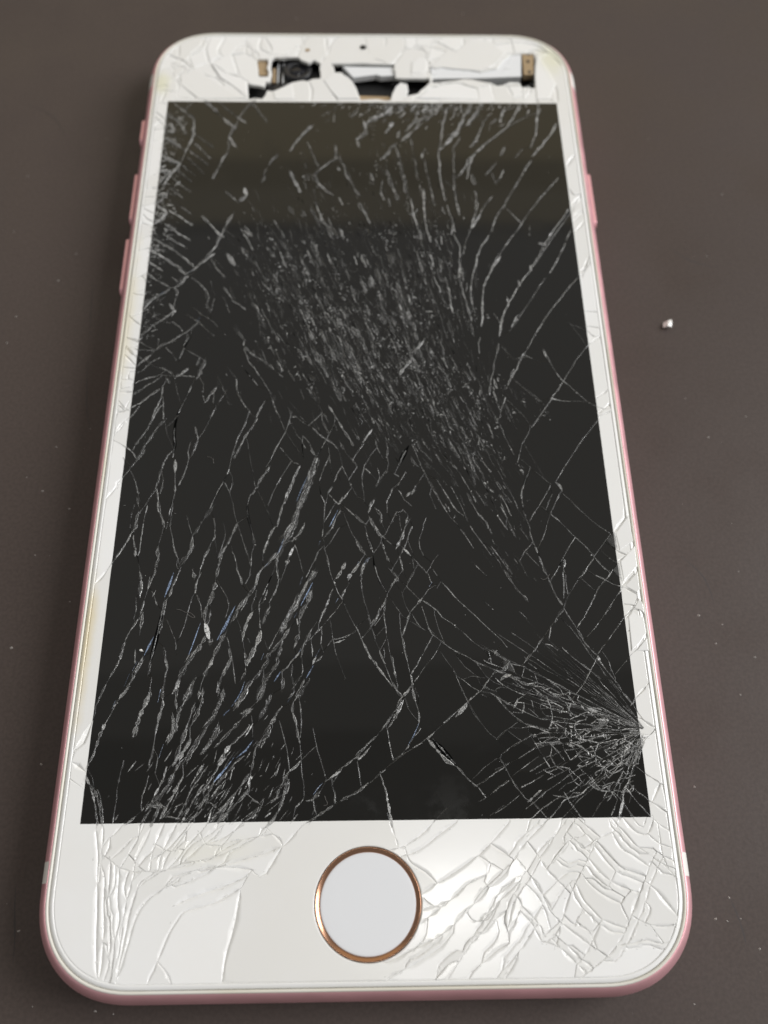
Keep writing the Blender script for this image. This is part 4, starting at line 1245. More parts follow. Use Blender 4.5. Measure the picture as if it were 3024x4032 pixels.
w1 20 2627 -5987 2551 -6076 2581 -6175
w1 20 2521 -5784 2467 -5864
w1 20 1475 -5972 1543 -6072 1492 -6170
w1 20 1632 -5914 1721 -6015 1775 -6135 1799 -6233
w1 20 1529 -6112 1454 -6248
w1 15 3028 -5479 3032 -5605 3077 -5750
w1 20 2792 -6059 2837 -6129 2765 -6256
w1 20 2013 -6449 2112 -6526
w1 20 2208 -6423 2132 -6536 2038 -6620
w1 20 1423 -5708 1284 -5829 1135 -5947 1064 -6036
w1 25 1299 -6089 1197 -6166 1082 -6291 1012 -6396
w1 20 1503 -5811 1433 -5871 1354 -5910
w1 20 1682 -5773 1608 -5873 1549 -5933
w1 20 860 -6480 773 -6527 686 -6601
w1 20 1081 -6320 969 -6405 923 -6491
w1 20 1294 -6314 1246 -6400 1134 -6494
w1 20 558 -6000 621 -6060 728 -6081
w1 15 577 -6099 685 -6071 817 -6023
w1 20 396 -5572 438 -5665 588 -5759 693 -5861
w1 20 569 -6323 524 -6399 437 -6474
w1 20 682 -6694 770 -6602 845 -6575
w1 20 1484 -6489 1422 -6611 1318 -6741
w1 20 1222 -5767 1173 -5847 1224 -5909
w1 20 -2562 -5719 -2557 -5859 -2618 -5977 -2592 -6115
w1 20 -2430 -5740 -2460 -5861 -2415 -5980
w1 20 -2303 -5722 -2381 -5801
w1 20 -2193 -5744 -2294 -5813 -2319 -5882
w1 20 -2539 -6116 -2536 -6232 -2492 -6348
w1 20 -2722 -5635 -2714 -5797
w1 20 -2429 -6156 -2458 -6272 -2434 -6396 -2452 -6518
w1 20 -1805 -5728 -1910 -5767 -2033 -5846
w1 20 -2273 -5580 -2330 -5661
w1 20 -2130 -5479 -2039 -5521 -1932 -5502
w1 20 -1884 -5419 -1954 -5491
w1 20 -1710 -5390 -1650 -5464 -1496 -5476
w1 20 -2423 -5392 -2500 -5484 -2589 -5566
w1 20 -2653 -5483 -2686 -5575
w1 15 -2571 -6385 -2533 -6536 -2560 -6666
w1 25 -2987 6212 -2784 6089 -2644 5936
w1 20 -2215 6598 -2286 6343 -2192 6219
w1 20 -3028 5933 -2841 5996 -2730 6214
w1 20 -2127 5849 -2151 5546 -2048 5220
w1 20 -2526 5483 -2591 5216
w1 20 -2013 6096 -1911 5790
w1 20 -1609 6700 -1640 6413 -1462 6288
w1 20 -995 6674 -925 6483
w1 25 653 6448 971 6374 1018 6182
w1 25 1192 6570 1452 6378 1592 6496 1827 6382
w1 25 1737 6693 1691 6342 1949 6190
w1 20 940 5433 932 5179
w1 20 1622 5549 1577 5184
w1 20 1988 5552 2016 5187
w1 20 2461 5574 2457 5190
w1 20 2760 6007 2965 5633 2982 5266
w1 20 2676 5483 2882 5302
w1 20 2344 6858 2375 6542
w1 20 13 6716 91 6327
w1 35 2996 1867 3188 2222
w1 30 2974 749 3190 912
w1 25 2996 942 3061 867 3190 912
w1 30 2987 -316 3186 -138
w1 25 2962 -220 3076 -261 3225 -207
w1 30 2921 3026 3180 3339
w1 30 2999 2889 3180 3095
w1 25 -3000 2594 -3132 2503
w1 20 -2997 2368 -3147 2301
w1 20 -2989 1926 -3134 1839
w1 20 -2979 1646 -3159 1582
w1 20 -2973 1246 -3135 1184
w1 20 -2976 3485 -3153 3436
w1 20 -2967 3778 -3140 3679
w1 20 -2974 4482 -3132 4379
w1 25 -2954 4899 -3126 4715 -3208 4584
w1 20 -2969 4637 -3156 4636
w1 20 -2968 3198 -3140 3127
w1 20 -2963 2755 -3146 2823
w1 20 -2981 323 -3045 316 -3053 273
w1 20 -2980 196 -3116 203
w1 20 -2982 98 -3033 85
w1 20 -2991 15 -3049 15
w1 20 -2986 -88 -3005 -129 -3023 -177 -3055 -259
w1 25 -2985 -373 -3067 -467 -3113 -573
w1 20 -2987 -245 -3076 -272
w1 15 -2987 -414 -3023 -447
w1 20 -3055 -259 -3132 -190 -3179 -285
w1 25 -3074 -4656 -3289 -4466 -3301 -4061 -3258 -3731
w1 20 -3119 -4799 -3371 -4632
s2 10 2974 1899 2770 1646 2553 1351 2423 1153
s2 12 2988 763 2777 501 2532 101 2271 -286 2098 -530
s2 10 2356 676 2451 386 2553 186 2703 17 2852 -151 2985 -234
s3 15 2383 -94 2498 -128
s1 8 2498 -128 2687 -139 2852 -151
s1 8 2727 1092 2973 957
s1 8 2761 1062 2845 912 2924 734
s2 10 2991 3060 2776 2753 2562 2418 2351 2059
s1 8 1930 187 2108 18 2260 -149
s1 8 1812 -120 1965 -286 2088 -503
s1 10 1736 1244 1823 1062
w1 25 -682 -5286 -802 -5422 -901 -5498 -1162 -5581 -1461 -5662 -1699 -5716
w1 30 -1177 -5704 -1254 -5778 -1449 -5860 -1723 -5939 -1934 -6028
w1 20 -988 -5361 -882 -5469 -939 -5583 -1034 -5743
w1 20 -1217 -5703 -1460 -5681 -1721 -5697 -1976 -5769
w1 20 -1051 -5321 -1110 -5379 -1429 -5529 -1666 -5622
w1 20 -1551 -5528 -1474 -5452 -1272 -5416 -1069 -5379
w1 25 -1854 -5272 -1966 -5407 -2078 -5521 -2192 -5596
w1 20 -1505 -5277 -1682 -5391 -1819 -5467 -1910 -5600
w1 20 -1300 -5279 -1477 -5394 -1637 -5450
w1 20 -1093 -5780 -1155 -5742 -1177 -5704
w1 20 -2394 -5594 -2262 -5709 -2061 -5711"""
cracks = []
for l in CRACKS.strip().splitlines():
    a = l.split(); c = list(map(int, a[2:]))
    cracks.append((a[0][0], int(a[0][1]), int(a[1]) / 100, [(c[i] / 100, c[i + 1] / 100) for i in range(0, len(c), 2)]))
DX0, DX1, DY0, DY1 = -29.72, 29.66, -52.46, 52.20          # the display window
HOME = (-0.03, -60.38)
# ------------------------------------------------------------------ table
tb = prism("table_top", [(-900, -700), (900, -700), (900, 900), (-900, 900)], -25, 0, M_table)
tag(tb, "dark brown matte table top with fine dust under the phone", "table", kind='structure')
# ------------------------------------------------------------------ phone body
phone = bpy.data.objects.new("mobile_phone", None); C.objects.link(phone); phone.empty_display_size = 0.02
tag(phone, "rose gold and white mobile phone with a badly shattered screen lying on the brown table", "phone")
FX, FY, FR = 33.55, 69.15, 10.4
PROF = [(3.2, 0.02), (1.6, 0.22), (0.75, 0.75), (0.28, 1.6), (0.05, 2.6), (0.0, 3.6), (0.05, 4.6), (0.25, 5.5), (0.55, 6.2), (0.90, 6.70), (1.12, 6.88), (1.22, 6.90), (1.26, 6.80), (1.28, 5.6)]
def loft(name, outline_fn, prof, m, parent, closed=True, seg=None, smooth=True):
    vs, fs = [], []; rings = []
    for ins, z in prof:
        ring = outline_fn(ins)
        if seg: ring = ring[seg[0]:seg[1]]
        rings.append(ring)
        vs += [(x, y, z) for x, y in ring]
    n = len(rings[0])
    for k in range(len(prof) - 1):
        for i in range(n if closed else n - 1):
            j = (i + 1) % n; fs.append((k * n + i, k * n + j, (k + 1) * n + j, (k + 1) * n + i))
    return link_mesh(name, vs, fs, m, parent, smooth=smooth)
def body_outline(ins): return rrect(FX - ins, FY - ins, FR - ins, 18)
frame = loft("frame", body_outline, PROF, M_rose, phone)
tag(frame, "rose gold metal frame")
prism("back_plate", rrect(FX - 3.1, FY - 3.1, FR - 3.1, 10), 0.02, 0.6, M_rose, phone)
# antenna bands wrap the side of the frame
def band(y0, y1, sx):
    prof = [(a - 0.015, z) for a, z in PROF[1:11]]
    vs, fs = [], []
    N = 5
    for ins, z in prof:
        for i in range(N):
            y = y0 + (y1 - y0) * i / (N - 1)
            ring = rrect(FX - ins, FY - ins, FR - ins, 60)
            best = None
            for q in range(len(ring)):          # where the outline crosses this y on this side
                a, b = ring[q], ring[(q + 1) % len(ring)]
                if a[0] * sx > 0 and b[0] * sx > 0 and (a[1] - y) * (b[1] - y) <= 0 and abs(a[1] - b[1]) > 1e-9:
                    t = (y - a[1]) / (b[1] - a[1]); x = a[0] + t * (b[0] - a[0])
                    if best is None or abs(x) > abs(best): best = x
            vs.append((best, y, z))
    for k in range(len(prof) - 1):
        for i in range(N - 1): fs.append((k * N + i, k * N + i + 1, (k + 1) * N + i + 1, (k + 1) * N + i))
    return link_mesh("antenna_band", vs, fs, M_band, phone, smooth=True)
band(-58.1, -56.0, -1); band(-58.2, -55.9, 1); band(55.8, 58.6, -1); band(56.2, 59.4, 1)
# buttons along the sides
def side_button(name, y0, y1, sx, out, zc, hz):
    vs, fs = [], []; n = 24; L = []
    prof = [(-0.6, 0.0), (out - 0.12, 0.0), (out - 0.03, 0.08), (out, 0.2)]
    for d, ins in prof:
        ry, rz = (y1 - y0) / 2 - ins, hz - ins
        for i in range(n):
            a = 2 * math.pi * i / n
            cy = math.copysign(ry - rz, math.cos(a))
            L.append((sx * (FX + d), (y0 + y1) / 2 + cy + rz * math.cos(a), zc + rz * math.sin(a)))
    vs = L
    for k in range(3):
        for i in range(n):
            j = (i + 1) % n; fs.append((k * n + i, k * n + j, (k + 1) * n + j, (k + 1) * n + i))
    fs.append(tuple(3 * n + i for i in range(n)))
    o = link_mesh(name, vs, fs, M_rose, phone)
    bm = bmesh.new(); bm.from_mesh(o.data); bmesh.ops.recalc_face_normals(bm, faces=bm.faces); bm.to_mesh(o.data); bm.free()
    return o
side_button("mute_switch", 45.2, 50.4, -1, 0.22, 4.7, 0.95)
side_button("volume_button", 30.0, 39.4, -1, 0.22, 4.7, 0.85)
side_button("volume_button", 17.3, 27.1, -1, 0.22, 4.7, 0.85)
side_button("power_button", 29.6, 39.7, 1, 0.22, 4.7, 0.85)
# gasket between frame and glass
GX, GY, GR = 32.22, 68.02, 9.3
loft("gasket", lambda i: rrect(GX - i, GY - i, GR - i, 18), [(-0.12, 6.2), (-0.10, 6.86), (-0.02, 6.98), (0.12, 6.99), (0.22, 6.92), (0.24, 6.3)], M_gasket, phone)
# scuffs where the corner hit the ground
for a, b_, c_ in ((-25.2, -67.9, 0.5), (-27.0, -67.0, 0.45), (-22.6, -68.75, 0.4), (-19.6, -68.95, 0.7)):
    pts = [(a + random.uniform(-1, 1) * c_ * 1.6 + i * 0.35, b_ - i * 0.06 + random.uniform(-.18, .18)) for i in range(-2, 3)]
    vs, fs = [], []
    for i, (x, y) in enumerate(pts):
        pass
# ------------------------------------------------------------------ inside of the phone, seen through the missing glass
prism("display_panel", [(DX0 - .3, DY0 - .3), (DX1 + .3, DY0 - .3), (DX1 + .3, DY1 + .2), (DX0 - .3, DY1 + .2)], 5.6, 6.55, M_black, phone)
def ring_plate(name, outer, inner_rect, z, m):
    x0, x1, y0, y1 = inner_rect
    res = delaunay_2d_cdt([Vector(p) for p in outer] + [Vector(p) for p in ((x0, y0), (x1, y0), (x1, y1), (x0, y1))], [], [list(range(len(outer))), list(range(len(outer), len(outer) + 4))], 0, 1e-4)
    fs = []
    for f in res[2]:
        cx = sum(res[0][i][0] for i in f) / 3; cy = sum(res[0][i][1] for i in f) / 3
        if not (x0 < cx < x1 and y0 < cy < y1) and inside((cx, cy), outer): fs.append(tuple(f))
    return link_mesh(name, [(v[0], v[1], z) for v in res[0]], fs, m, phone)
ring_plate("bezel_backing", rrect(GX - .3, GY - .3, GR - .3, 10), (DX0 - .32, DX1 + .32, DY0 - .32, 66.6), 6.5, M_back)
prism("inner_cavity", [(-31, 52.45), (31, 52.45), (31, 66.5), (-31, 66.5)], 4.4, 5.0, M_black, phone)
# front camera
fc = prism("front_camera", [(CAM[0][0] - 4.4, 53.4), (CAM[0][0] + 3.6, 53.4), (CAM[0][0] + 3.6, 61.0), (CAM[0][0] - 4.4, 61.0)], 5.02, 5.5, M_dgrey, phone)
cx, cy = CAM[0]
lathe("lens_barrel", cx, cy, [(2.3, 5.4), (2.3, 6.1), (2.1, 6.25), (1.5, 6.2), (1.2, 5.9), (0, 5.9)], M_dgrey, fc, 48)
lathe("lens", cx, cy, [(1.2, 5.95), (0.9, 6.12), (0.5, 6.2), (0, 6.22)], M_lens, fc, 40)
for dx, wd, col in ((-3.9, 0.5, M_contact), (-3.1, 0.14, M_plate), (-2.75, 0.3, M_dgrey), (-2.3, 0.12, M_plate)):
    prism("flex_strip", [(cx + dx, cy - 2.6), (cx + dx + wd, cy - 2.6), (cx + dx + wd, cy + (0.6 if col is M_contact else 1.9)), (cx + dx, cy + (0.6 if col is M_contact else 1.9))], 5.52, 5.85, col, fc)
# earpiece
prism("earpiece_bar", BAR, 5.8, 6.75, M_plate, phone, 0.12)
prism("adhesive_strip", TANSTRIP, 5.1, 6.3, M_contact, phone)
prism("shield_plate", PLATEL, 5.6, 6.92, M_plate, phone, 0.05)
pc = prism("contact_bracket", CONT_R, 6.0, 6.97, M_contact, phone)
for hx, hy in CONT_R_HOLES: lathe("screw_hole", hx, hy, [(0.30, 6.98), (0.28, 6.99), (0, 6.975)], M_black, pc, 24)
prism("contact_bracket", CONT_L, 5.6, 6.7, M_contact, phone)
prism("spring_contact", GOLDBIT, 5.6, 6.6, M_gold, phone)
prism("glass_shard", LIT, 6.3, 7.2, M_white, phone, 0.1)
prism("glass_shard", FLAP, 6.62, 6.98, M_white, phone, 0.18)
for z, tx, ty, poly in OVER + CHIPS:                   # pieces that slid over their neighbours
    o = prism("glass_shard", [(x, y) for x, y in poly], 6.75, 7.12, M_white, phone, 0.14 if poly[0][1] > 50 else 0.10)
    mx_, my_ = sum(x for x, y in poly) / len(poly), sum(y for x, y in poly) / len(poly)
    for v in o.data.vertices: v.co.z += (z * .4 + .6 * tx * (v.co.x / MM - mx_) + .6 * ty * (v.co.y / MM - my_)) * MM
for i, (hx, hy) in enumerate(MIC):
    lathe("sensor_hole", hx, hy, [(0.52 - .16 * i, 7.16), (0.40 - .14 * i, 7.165), (0.34 - .14 * i, 7.13), (0, 7.12)], [M_black, M_contact][i], phone, 28)
# ------------------------------------------------------------------ home button
hb = lathe("home_button", *HOME, [(5.34, 6.3), (5.34, 7.09), (5.29, 7.12), (5.23, 7.10), (4.90, 6.88), (4.84, 6.82), (4.80, 6.2)], M_ring, phone, 128)
lathe("button_cap", *HOME, [(4.845, 6.4), (4.84, 6.82), (4.79, 6.862), (4.72, 6.872), (4.6, 6.874), (4.4, 6.875), (3.2, 6.865), (1.6, 6.86), (0, 6.86)], M_button, hb, 128)
# ------------------------------------------------------------------ cover glass broken along the traced cracks
OUT = rrect(GX - .80, GY - .80, GR - .80, 18)
loft("glass_rim", lambda i: rrect(GX - i, GY - i, GR - i, 18), [(0.26, 6.3), (0.27, 6.80), (0.34, 6.93), (0.48, 7.02), (0.64, 7.065), (0.785, 7.08), (0.80, 6.6)], M_white, phone)
segs_v, segs_e, segs_w = [], [], []
def add_line(pts, ext=0.0, wd=0.1):
    segs_w.extend([wd] * (len(pts) - 1))
    pts = [Vector(p) for p in pts]
    if ext and len(pts) > 1:
        d = (pts[0] - pts[1]).normalized(); pts[0] = pts[0] + d * ext
        d = (pts[-1] - pts[-2]).normalized(); pts[-1] = pts[-1] + d * ext
    b = len(segs_v); segs_v.extend(pts); segs_e.extend((b + i, b + i + 1) for i in range(len(pts) - 1))
def add_loop(poly):
    segs_w.extend([0.0] * len(poly))
    b = len(segs_v); segs_v.extend(Vector(p) for p in poly); n = len(poly); segs_e.extend((b + i, b + (i + 1) % n) for i in range(n))
def rough(pts, amp):
    """a traced crack wanders a little between the traced points"""
    out = [pts[0]]
    for a, b in zip(pts, pts[1:]):
        L = math.dist(a, b); k = max(1, min(5, int(L / 0.9)))
        nx, ny = -(b[1] - a[1]) / (L + 1e-9), (b[0] - a[0]) / (L + 1e-9)
        for i in range(1, k):
            o = random.gauss(0, amp); out.append((a[0] + (b[0] - a[0]) * i / k + nx * o, a[1] + (b[1] - a[1]) * i / k + ny * o))
        out.append(b)
    return out
def smooth_line(pts):
    """Catmull-Rom through the traced points"""
    if len(pts) < 3: return pts
    P = [pts[0]] + pts + [pts[-1]]; out = []
    for i in range(1, len(P) - 2):
        p0, p1, p2, p3 = P[i - 1:i + 3]
        for s in range(3):
            t = s / 3
            out.append(tuple(0.5 * (2 * p1[k] + (p2[k] - p0[k]) * t + (2 * p0[k] - 5 * p1[k] + 4 * p2[k] - p3[k]) * t * t + (3 * p1[k] - p0[k] - 3 * p2[k] + p3[k]) * t ** 3) for k in (0, 1)))
    out.append(pts[-1]); return out
def subdiv(poly, step):
    out = []
    for a, b in zip(poly, poly[1:] + poly[:1]):
        k = max(1, int(math.dist(a, b) / step)); out += [(a[0] + (b[0] - a[0]) * i / k, a[1] + (b[1] - a[1]) * i / k) for i in range(k)]
    return out
OUT = subdiv(OUT, 1.4); DISP = subdiv([(DX0, DY0), (DX1, DY0), (DX1, DY1), (DX0, DY1)], 1.4)
add_loop(OUT); add_loop(DISP)
HOLES = [rough(h + h[:1], .10)[:-1] for h in HOLES]
rs = random.Random(21)
for _ in range(46):                            # the ends of the top bezel are crazed all over
    x, y = rs.choice((rs.uniform(-30, -11), rs.uniform(3, 30))), rs.uniform(52.6, 66.5); a_ = rs.uniform(0, math.pi); L_ = rs.uniform(1.2, 3.6)
    cracks.append(('w', 1, rs.choice((.12, .2, .3)), [(x, y), (x + L_ / 2 * math.cos(a_), y + L_ / 2 * math.sin(a_)), (x + L_ * math.cos(a_ + .3), y + L_ * math.sin(a_ + .3))]))
for _ in range(26):                            # chips along the side bezels
    sx = rs.choice((-1, -1, 1)); y = rs.uniform(-50, 50) if sx > 0 else rs.uniform(-5, 52); x0 = sx * 29.8; x1 = sx * 31.5; dy = rs.uniform(-.6, 2.2)
    cracks.append(('w', 1, rs.choice((.14, .22, .3)), [(x0, y), ((x0 + x1) / 2 + rs.uniform(-.2, .2), y + dy * .4), (x1, y + dy)]))
for h in HOLES: add_loop(h)
HB = [(HOME[0] + 5.42 * math.cos(2 * math.pi * i / 64), HOME[1] + 5.42 * math.sin(2 * math.pi * i / 64)) for i in range(64)]
add_loop(HB)
HOLE_N = len(segs_v)
lines = []
for k, lev, wd, pts in cracks:
    if k == 'b': continue
    p = smooth_line(pts) if k == 'w' else list(pts)
    lines.append([k, wd, p])
    if k == 'w' and wd >= .25 and len(p) > 6 and p[0][1] < -50 and p[0][0] > 5 and random.random() < .7:   # layered break: a second lip beside the crack
        off = random.choice((-1, 1)) * random.uniform(.4, .8); i0 = int(len(p) * random.uniform(0, .3)); i1 = int(len(p) * random.uniform(.6, 1)); q = []
        for i in range(i0, max(i1, i0 + 3)):
            i = min(i, len(p) - 1); a, c = p[max(0, i - 1)], p[min(len(p) - 1, i + 1)]; L = math.dist(a, c) or 1
            q.append((p[i][0] - (c[1] - a[1]) / L * off + random.gauss(0, .05), p[i][1] + (c[0] - a[0]) / L * off + random.gauss(0, .05)))
        lines.append(['w', .15, q])
allseg = [(p[i], p[i + 1], n) for n, (k, wd, p) in enumerate(lines) for i in range(len(p) - 1)]
for poly in (OUT, DISP, HB): allseg += [(a, b, -1) for a, b in zip(poly, poly[1:] + poly[:1])]
cell = {}
for sgm in allseg:
    for cx_ in range(int(min(sgm[0][0], sgm[1][0]) // 4), int(max(sgm[0][0], sgm[1][0]) // 4) + 1):
        for cy_ in range(int(min(sgm[0][1], sgm[1][1]) // 4), int(max(sgm[0][1], sgm[1][1]) // 4) + 1): cell.setdefault((cx_, cy_), []).append(sgm)
def hit(p, d, reach, me):
    best = None; seen = []
    for cx_ in range(int((p[0] - reach) // 4), int((p[0] + reach) // 4) + 1):
        for cy_ in range(int((p[1] - reach) // 4), int((p[1] + reach) // 4) + 1): seen += cell.get((cx_, cy_), [])
    for a, b, n in seen:
        if n == me: continue
        ex, ey = b[0] - a[0], b[1] - a[1]; den = d[0] * ey - d[1] * ex
        if abs(den) < 1e-9: continue
        wx, wy = a[0] - p[0], a[1] - p[1]
        t = (wx * ey - wy * ex) / den; u = (wx * d[1] - wy * d[0]) / den
        if -0.02 < t < reach and -0.02 <= u <= 1.02 and (best is None or t < best): best = t
    return best
for n, (k, wd, p) in enumerate(lines):         # cracks run on until they meet the next crack or the edge
    reach = 2.6 if k == 'w' else 1.5
    for end in (0, -1):
        a, b = (p[0], p[min(2, len(p) - 1)]) if end == 0 else (p[-1], p[max(-3, -len(p))])
        L = math.dist(a, b)
        if L < 1e-6: continue
        d = ((a[0] - b[0]) / L, (a[1] - b[1]) / L); best = None
        for tw in (0, .3, -.3, .6, -.6):
            dd = (d[0] * math.cos(tw) - d[1] * math.sin(tw), d[0] * math.sin(tw) + d[1] * math.cos(tw)); h = hit(a, dd, reach, n)
            if h is not None and (best is None or h < best[0] * .75): best = (h, dd)
        t, dd = (best[0] + .03, best[1]) if best else (.1, d)
        q = (a[0] + dd[0] * t, a[1] + dd[1] * t)
        if end == 0: p.insert(0, q)
        else: p.append(q)
for k, wd, p in lines: add_line(p, 0, wd)
near = {}
for v in segs_v: near.setdefault((int(v[0] // 1), int(v[1] // 1)), []).append(v)
gx = -33.0
while gx < 33:                                 # loose points keep the triangles of the white glass well shaped
    gy = -69.0
    while gy < 69:
        q = Vector((gx + random.uniform(-.3, .3), gy + random.uniform(-.3, .3)))
        if not (DX0 - .4 < q[0] < DX1 + .4 and DY0 - .4 < q[1] < DY1 + .4) and inside(q, OUT) and all((q - v).length > .55 for i in (-1, 0, 1) for j in (-1, 0, 1) for v in near.get((int(q[0] // 1) + i, int(q[1] // 1) + j), ())): segs_v.append(q)
        gy += 1.15
    gx += 1.15
RES = delaunay_2d_cdt(segs_v, segs_e, [], 0, 0.012)
V, E_, F = RES[0], RES[1], RES[2]
orig_e = RES[4]
keyE = {}
for e, oe in zip(E_, orig_e):
    keyE[tuple(sorted(e))] = oe
disp_ids = set(range(len(OUT), len(OUT) + len(DISP)))
def is_con(a, b):
    oe = keyE.get((a, b) if a < b else (b, a))
    if not oe: return 0
    if all(i in disp_ids for i in oe): return 2      # only the display border: paint edge, not a crack
    return 1
tris = []
for f in F:
    for i in range(1, len(f) - 1):
        t = (f[0], f[i], f[i + 1])
        c = ((V[t[0]][0] + V[t[1]][0] + V[t[2]][0]) / 3, (V[t[0]][1] + V[t[1]][1] + V[t[2]][1]) / 3)
        if not inside(c, OUT) or inside(c, HB) or any(inside(c, h) for h in HOLES): continue
        A = (V[t[1]] - V[t[0]]).cross(V[t[2]] - V[t[0]])
        if A < 0: t = (t[0], t[2], t[1])
        tris.append((t, DX0 < c[0] < DX1 and DY0 < c[1] < DY1, abs(A) / 2))
emap = {}
for i, (t, d, A) in enumerate(tris):
    for k in range(3):
        a, b = t[k], t[(k + 1) % 3]; emap.setdefault((min(a, b), max(a, b)), []).append(i)
par = list(range(len(tris)))
def find(x):
    while par[x] != x: par[x] = par[par[x]]; x = par[x]
    return x
for (a, b), l in emap.items():
    if len(l) == 2 and is_con(a, b) != 1: par[find(l[0])] = find(l[1])
groups = {}
for i in range(len(tris)): groups.setdefault(find(i), []).append(i)
groups = sorted(groups.values(), key=lambda g: -sum(tris[i][2] for i in g))
ZT = 7.10
STEPS = ((1.0, 0.0), (0.66, 0.12), (0.30, 0.46), (0.0, 1.0))
cpar = {}
def cfind(x):
    while cpar.setdefault(x, x) != x: cpar[x] = cpar[cpar[x]]; x = cpar[x]
    return x
for (a, b), l in emap.items():                 # corners of triangles that meet without a crack between them are one sector
    if len(l) == 2 and is_con(a, b) != 1:
        for v in (a, b): cpar[cfind((l[0], v))] = cfind((l[1], v))
clear = {}
for i, (t, d, A) in enumerate(tris):           # room each corner has before its triangle would turn over
    for k in range(3):
        e = (V[t[(k + 1) % 3]] - V[t[(k + 2) % 3]]).length
        c = cfind((i, t[k])); clear[c] = min(clear.get(c, 9), 2 * A / max(e, 1e-6))
def edge_w(a, b):
    oe = keyE.get((a, b) if a < b else (b, a))
    return max((segs_w[j] for j in oe if j < len(segs_w)), default=0.0) if oe else 0.0
V_of = lambda c: V[c[1]]
def shard_mesh(g, vs, fs, mi):
    area_ = sum(tris[i][2] for i in g)
    bnd = []; bw = []; per = 0
    for i in g:
        t, d, A = tris[i]
        for k in range(3):
            a, b = t[k], t[(k + 1) % 3]; l = emap[(min(a, b), max(a, b))]
            if len(l) == 1 or is_con(a, b) == 1:
                bnd.append((a, b, d, i)); bw.append(edge_w(a, b)); per += (V[a] - V[b]).length
    inr = area_ / max(per, 1e-6)
    nrm = {}; disp = {}
    wsec = {}
    for (a, b, d, i), ew in zip(bnd, bw):
        e = V[b] - V[a]; L = e.length
        if L < 1e-6: continue
        n_ = Vector((-e[1] / L, e[0] / L))
        for v in (a, b):
            c = cfind((i, v)); nrm.setdefault(c, []).append(n_); disp[c] = disp.get(c, False) or d; wsec.setdefault(c, []).append(ew)
    cen = [(sum(V[q][k] for q in tris[i][0]) / 3) for i in g for k in (0, 1)]
    cx = sum(cen[2 * j] * tris[i][2] for j, i in enumerate(g)) / max(area_, 1e-9)
    cy = sum(cen[2 * j + 1] * tris[i][2] for j, i in enumerate(g)) / max(area_, 1e-9)
    isw = sum(tris[i][2] for i in g if not tris[i][1]) > 0.5 * area_
    size = math.sqrt(area_)
    amp = (0.035 if isw else 0.045) / max(size, 1.2)
    tx, ty = random.uniform(-1, 1) * amp, random.uniform(-1, 1) * amp
    dz = (random.uniform(-0.05, 0.02) if isw else random.uniform(-0.015, 0.01)) if size < 12 else 0
    if size > 14: tx = ty = 0
    zz = lambda x, y: ZT + dz + tx * (x - cx) + ty * (y - cy)
    idx = {}; base = {}
    for i in g:
        for v in tris[i][0]:
            c = cfind((i, v))
            if c in idx: continue
            x, y = V[v]
            if c in nrm:
                s = Vector((0, 0))
                for n_ in nrm[c]: s += n_
                ok = s.length > 0.05
                m = s.normalized() if ok else Vector((0, 0))
                co = max(0.5, m.dot(nrm[c][0])) if ok else 1
                ww = sum(wsec[c]) / len(wsec[c])
                if disp[c]: dd, dr = 0.05, 0.03
                else: dd, dr = 0.14 + 1.35 * ww, 0.05 + 0.40 * ww
                
                if abs(V_of(c)[0]) > 29.6 and abs(V_of(c)[1]) < 50: dr *= 1.8
                d_ = min(dd, 0.62 * clear[c]); dr = dr * (0.3 + 0.7 * d_ / dd)
                ids = []
                for f_, q in STEPS:
                    px, py = x + m[0] * d_ * f_ / co, y + m[1] * d_ * f_ / co
                    ids.append(len(vs)); vs.append((px, py, zz(px, py) - (dr * q if ok else 0)))
                ids.append(len(vs)); vs.append((x, y, 6.58))
                base[c] = ids; idx[c] = ids[0]
            else:
                idx[c] = len(vs); vs.append((x, y, zz(x, y)))
    for i in g:
        t, d, A = tris[i]; fs.append(tuple(idx[cfind((i, q))] for q in t)); mi.append(1 if d else 0)
    for a, b, d, i in bnd:
        ca, cb = cfind((i, a)), cfind((i, b))
        if ca not in base or cb not in base: continue
        A_, B_ = base[ca], base[cb]
        for k in range(4):
            fs.append((A_[k], A_[k + 1], B_[k + 1], B_[k])); mi.append((1 if d else 0) if k < 3 else 2)
    return area_
NS = 0; crumbs = ([], [], [])
for g in groups:
    a_ = sum(tris[i][2] for i in g)
    if a_ < 0.004: continue
    if NS < 280:
        vs, fs, mi = [], [], []
        shard_mesh(g, vs, fs, mi)
        cx = sum(v[0] for v in vs) / len(vs); cy = sum(v[1] for v in vs) / len(vs)
        o = link_mesh("glass_shard", [(v[0] - cx, v[1] - cy, v[2] - ZT) for v in vs], fs, [M_white, M_dark, M_edge], phone, mi, loc=(cx, cy, ZT))
        NS += 1
    else:
        shard_mesh(g, *crumbs)
if crumbs[1]:
    o = link_mesh("glass_crumbs", crumbs[0], crumbs[1], [M_white, M_dark, M_edge], phone, crumbs[2]); tag(o, kind='stuff')
print("shards", NS, "of", len(groups), "tris", len(tris))
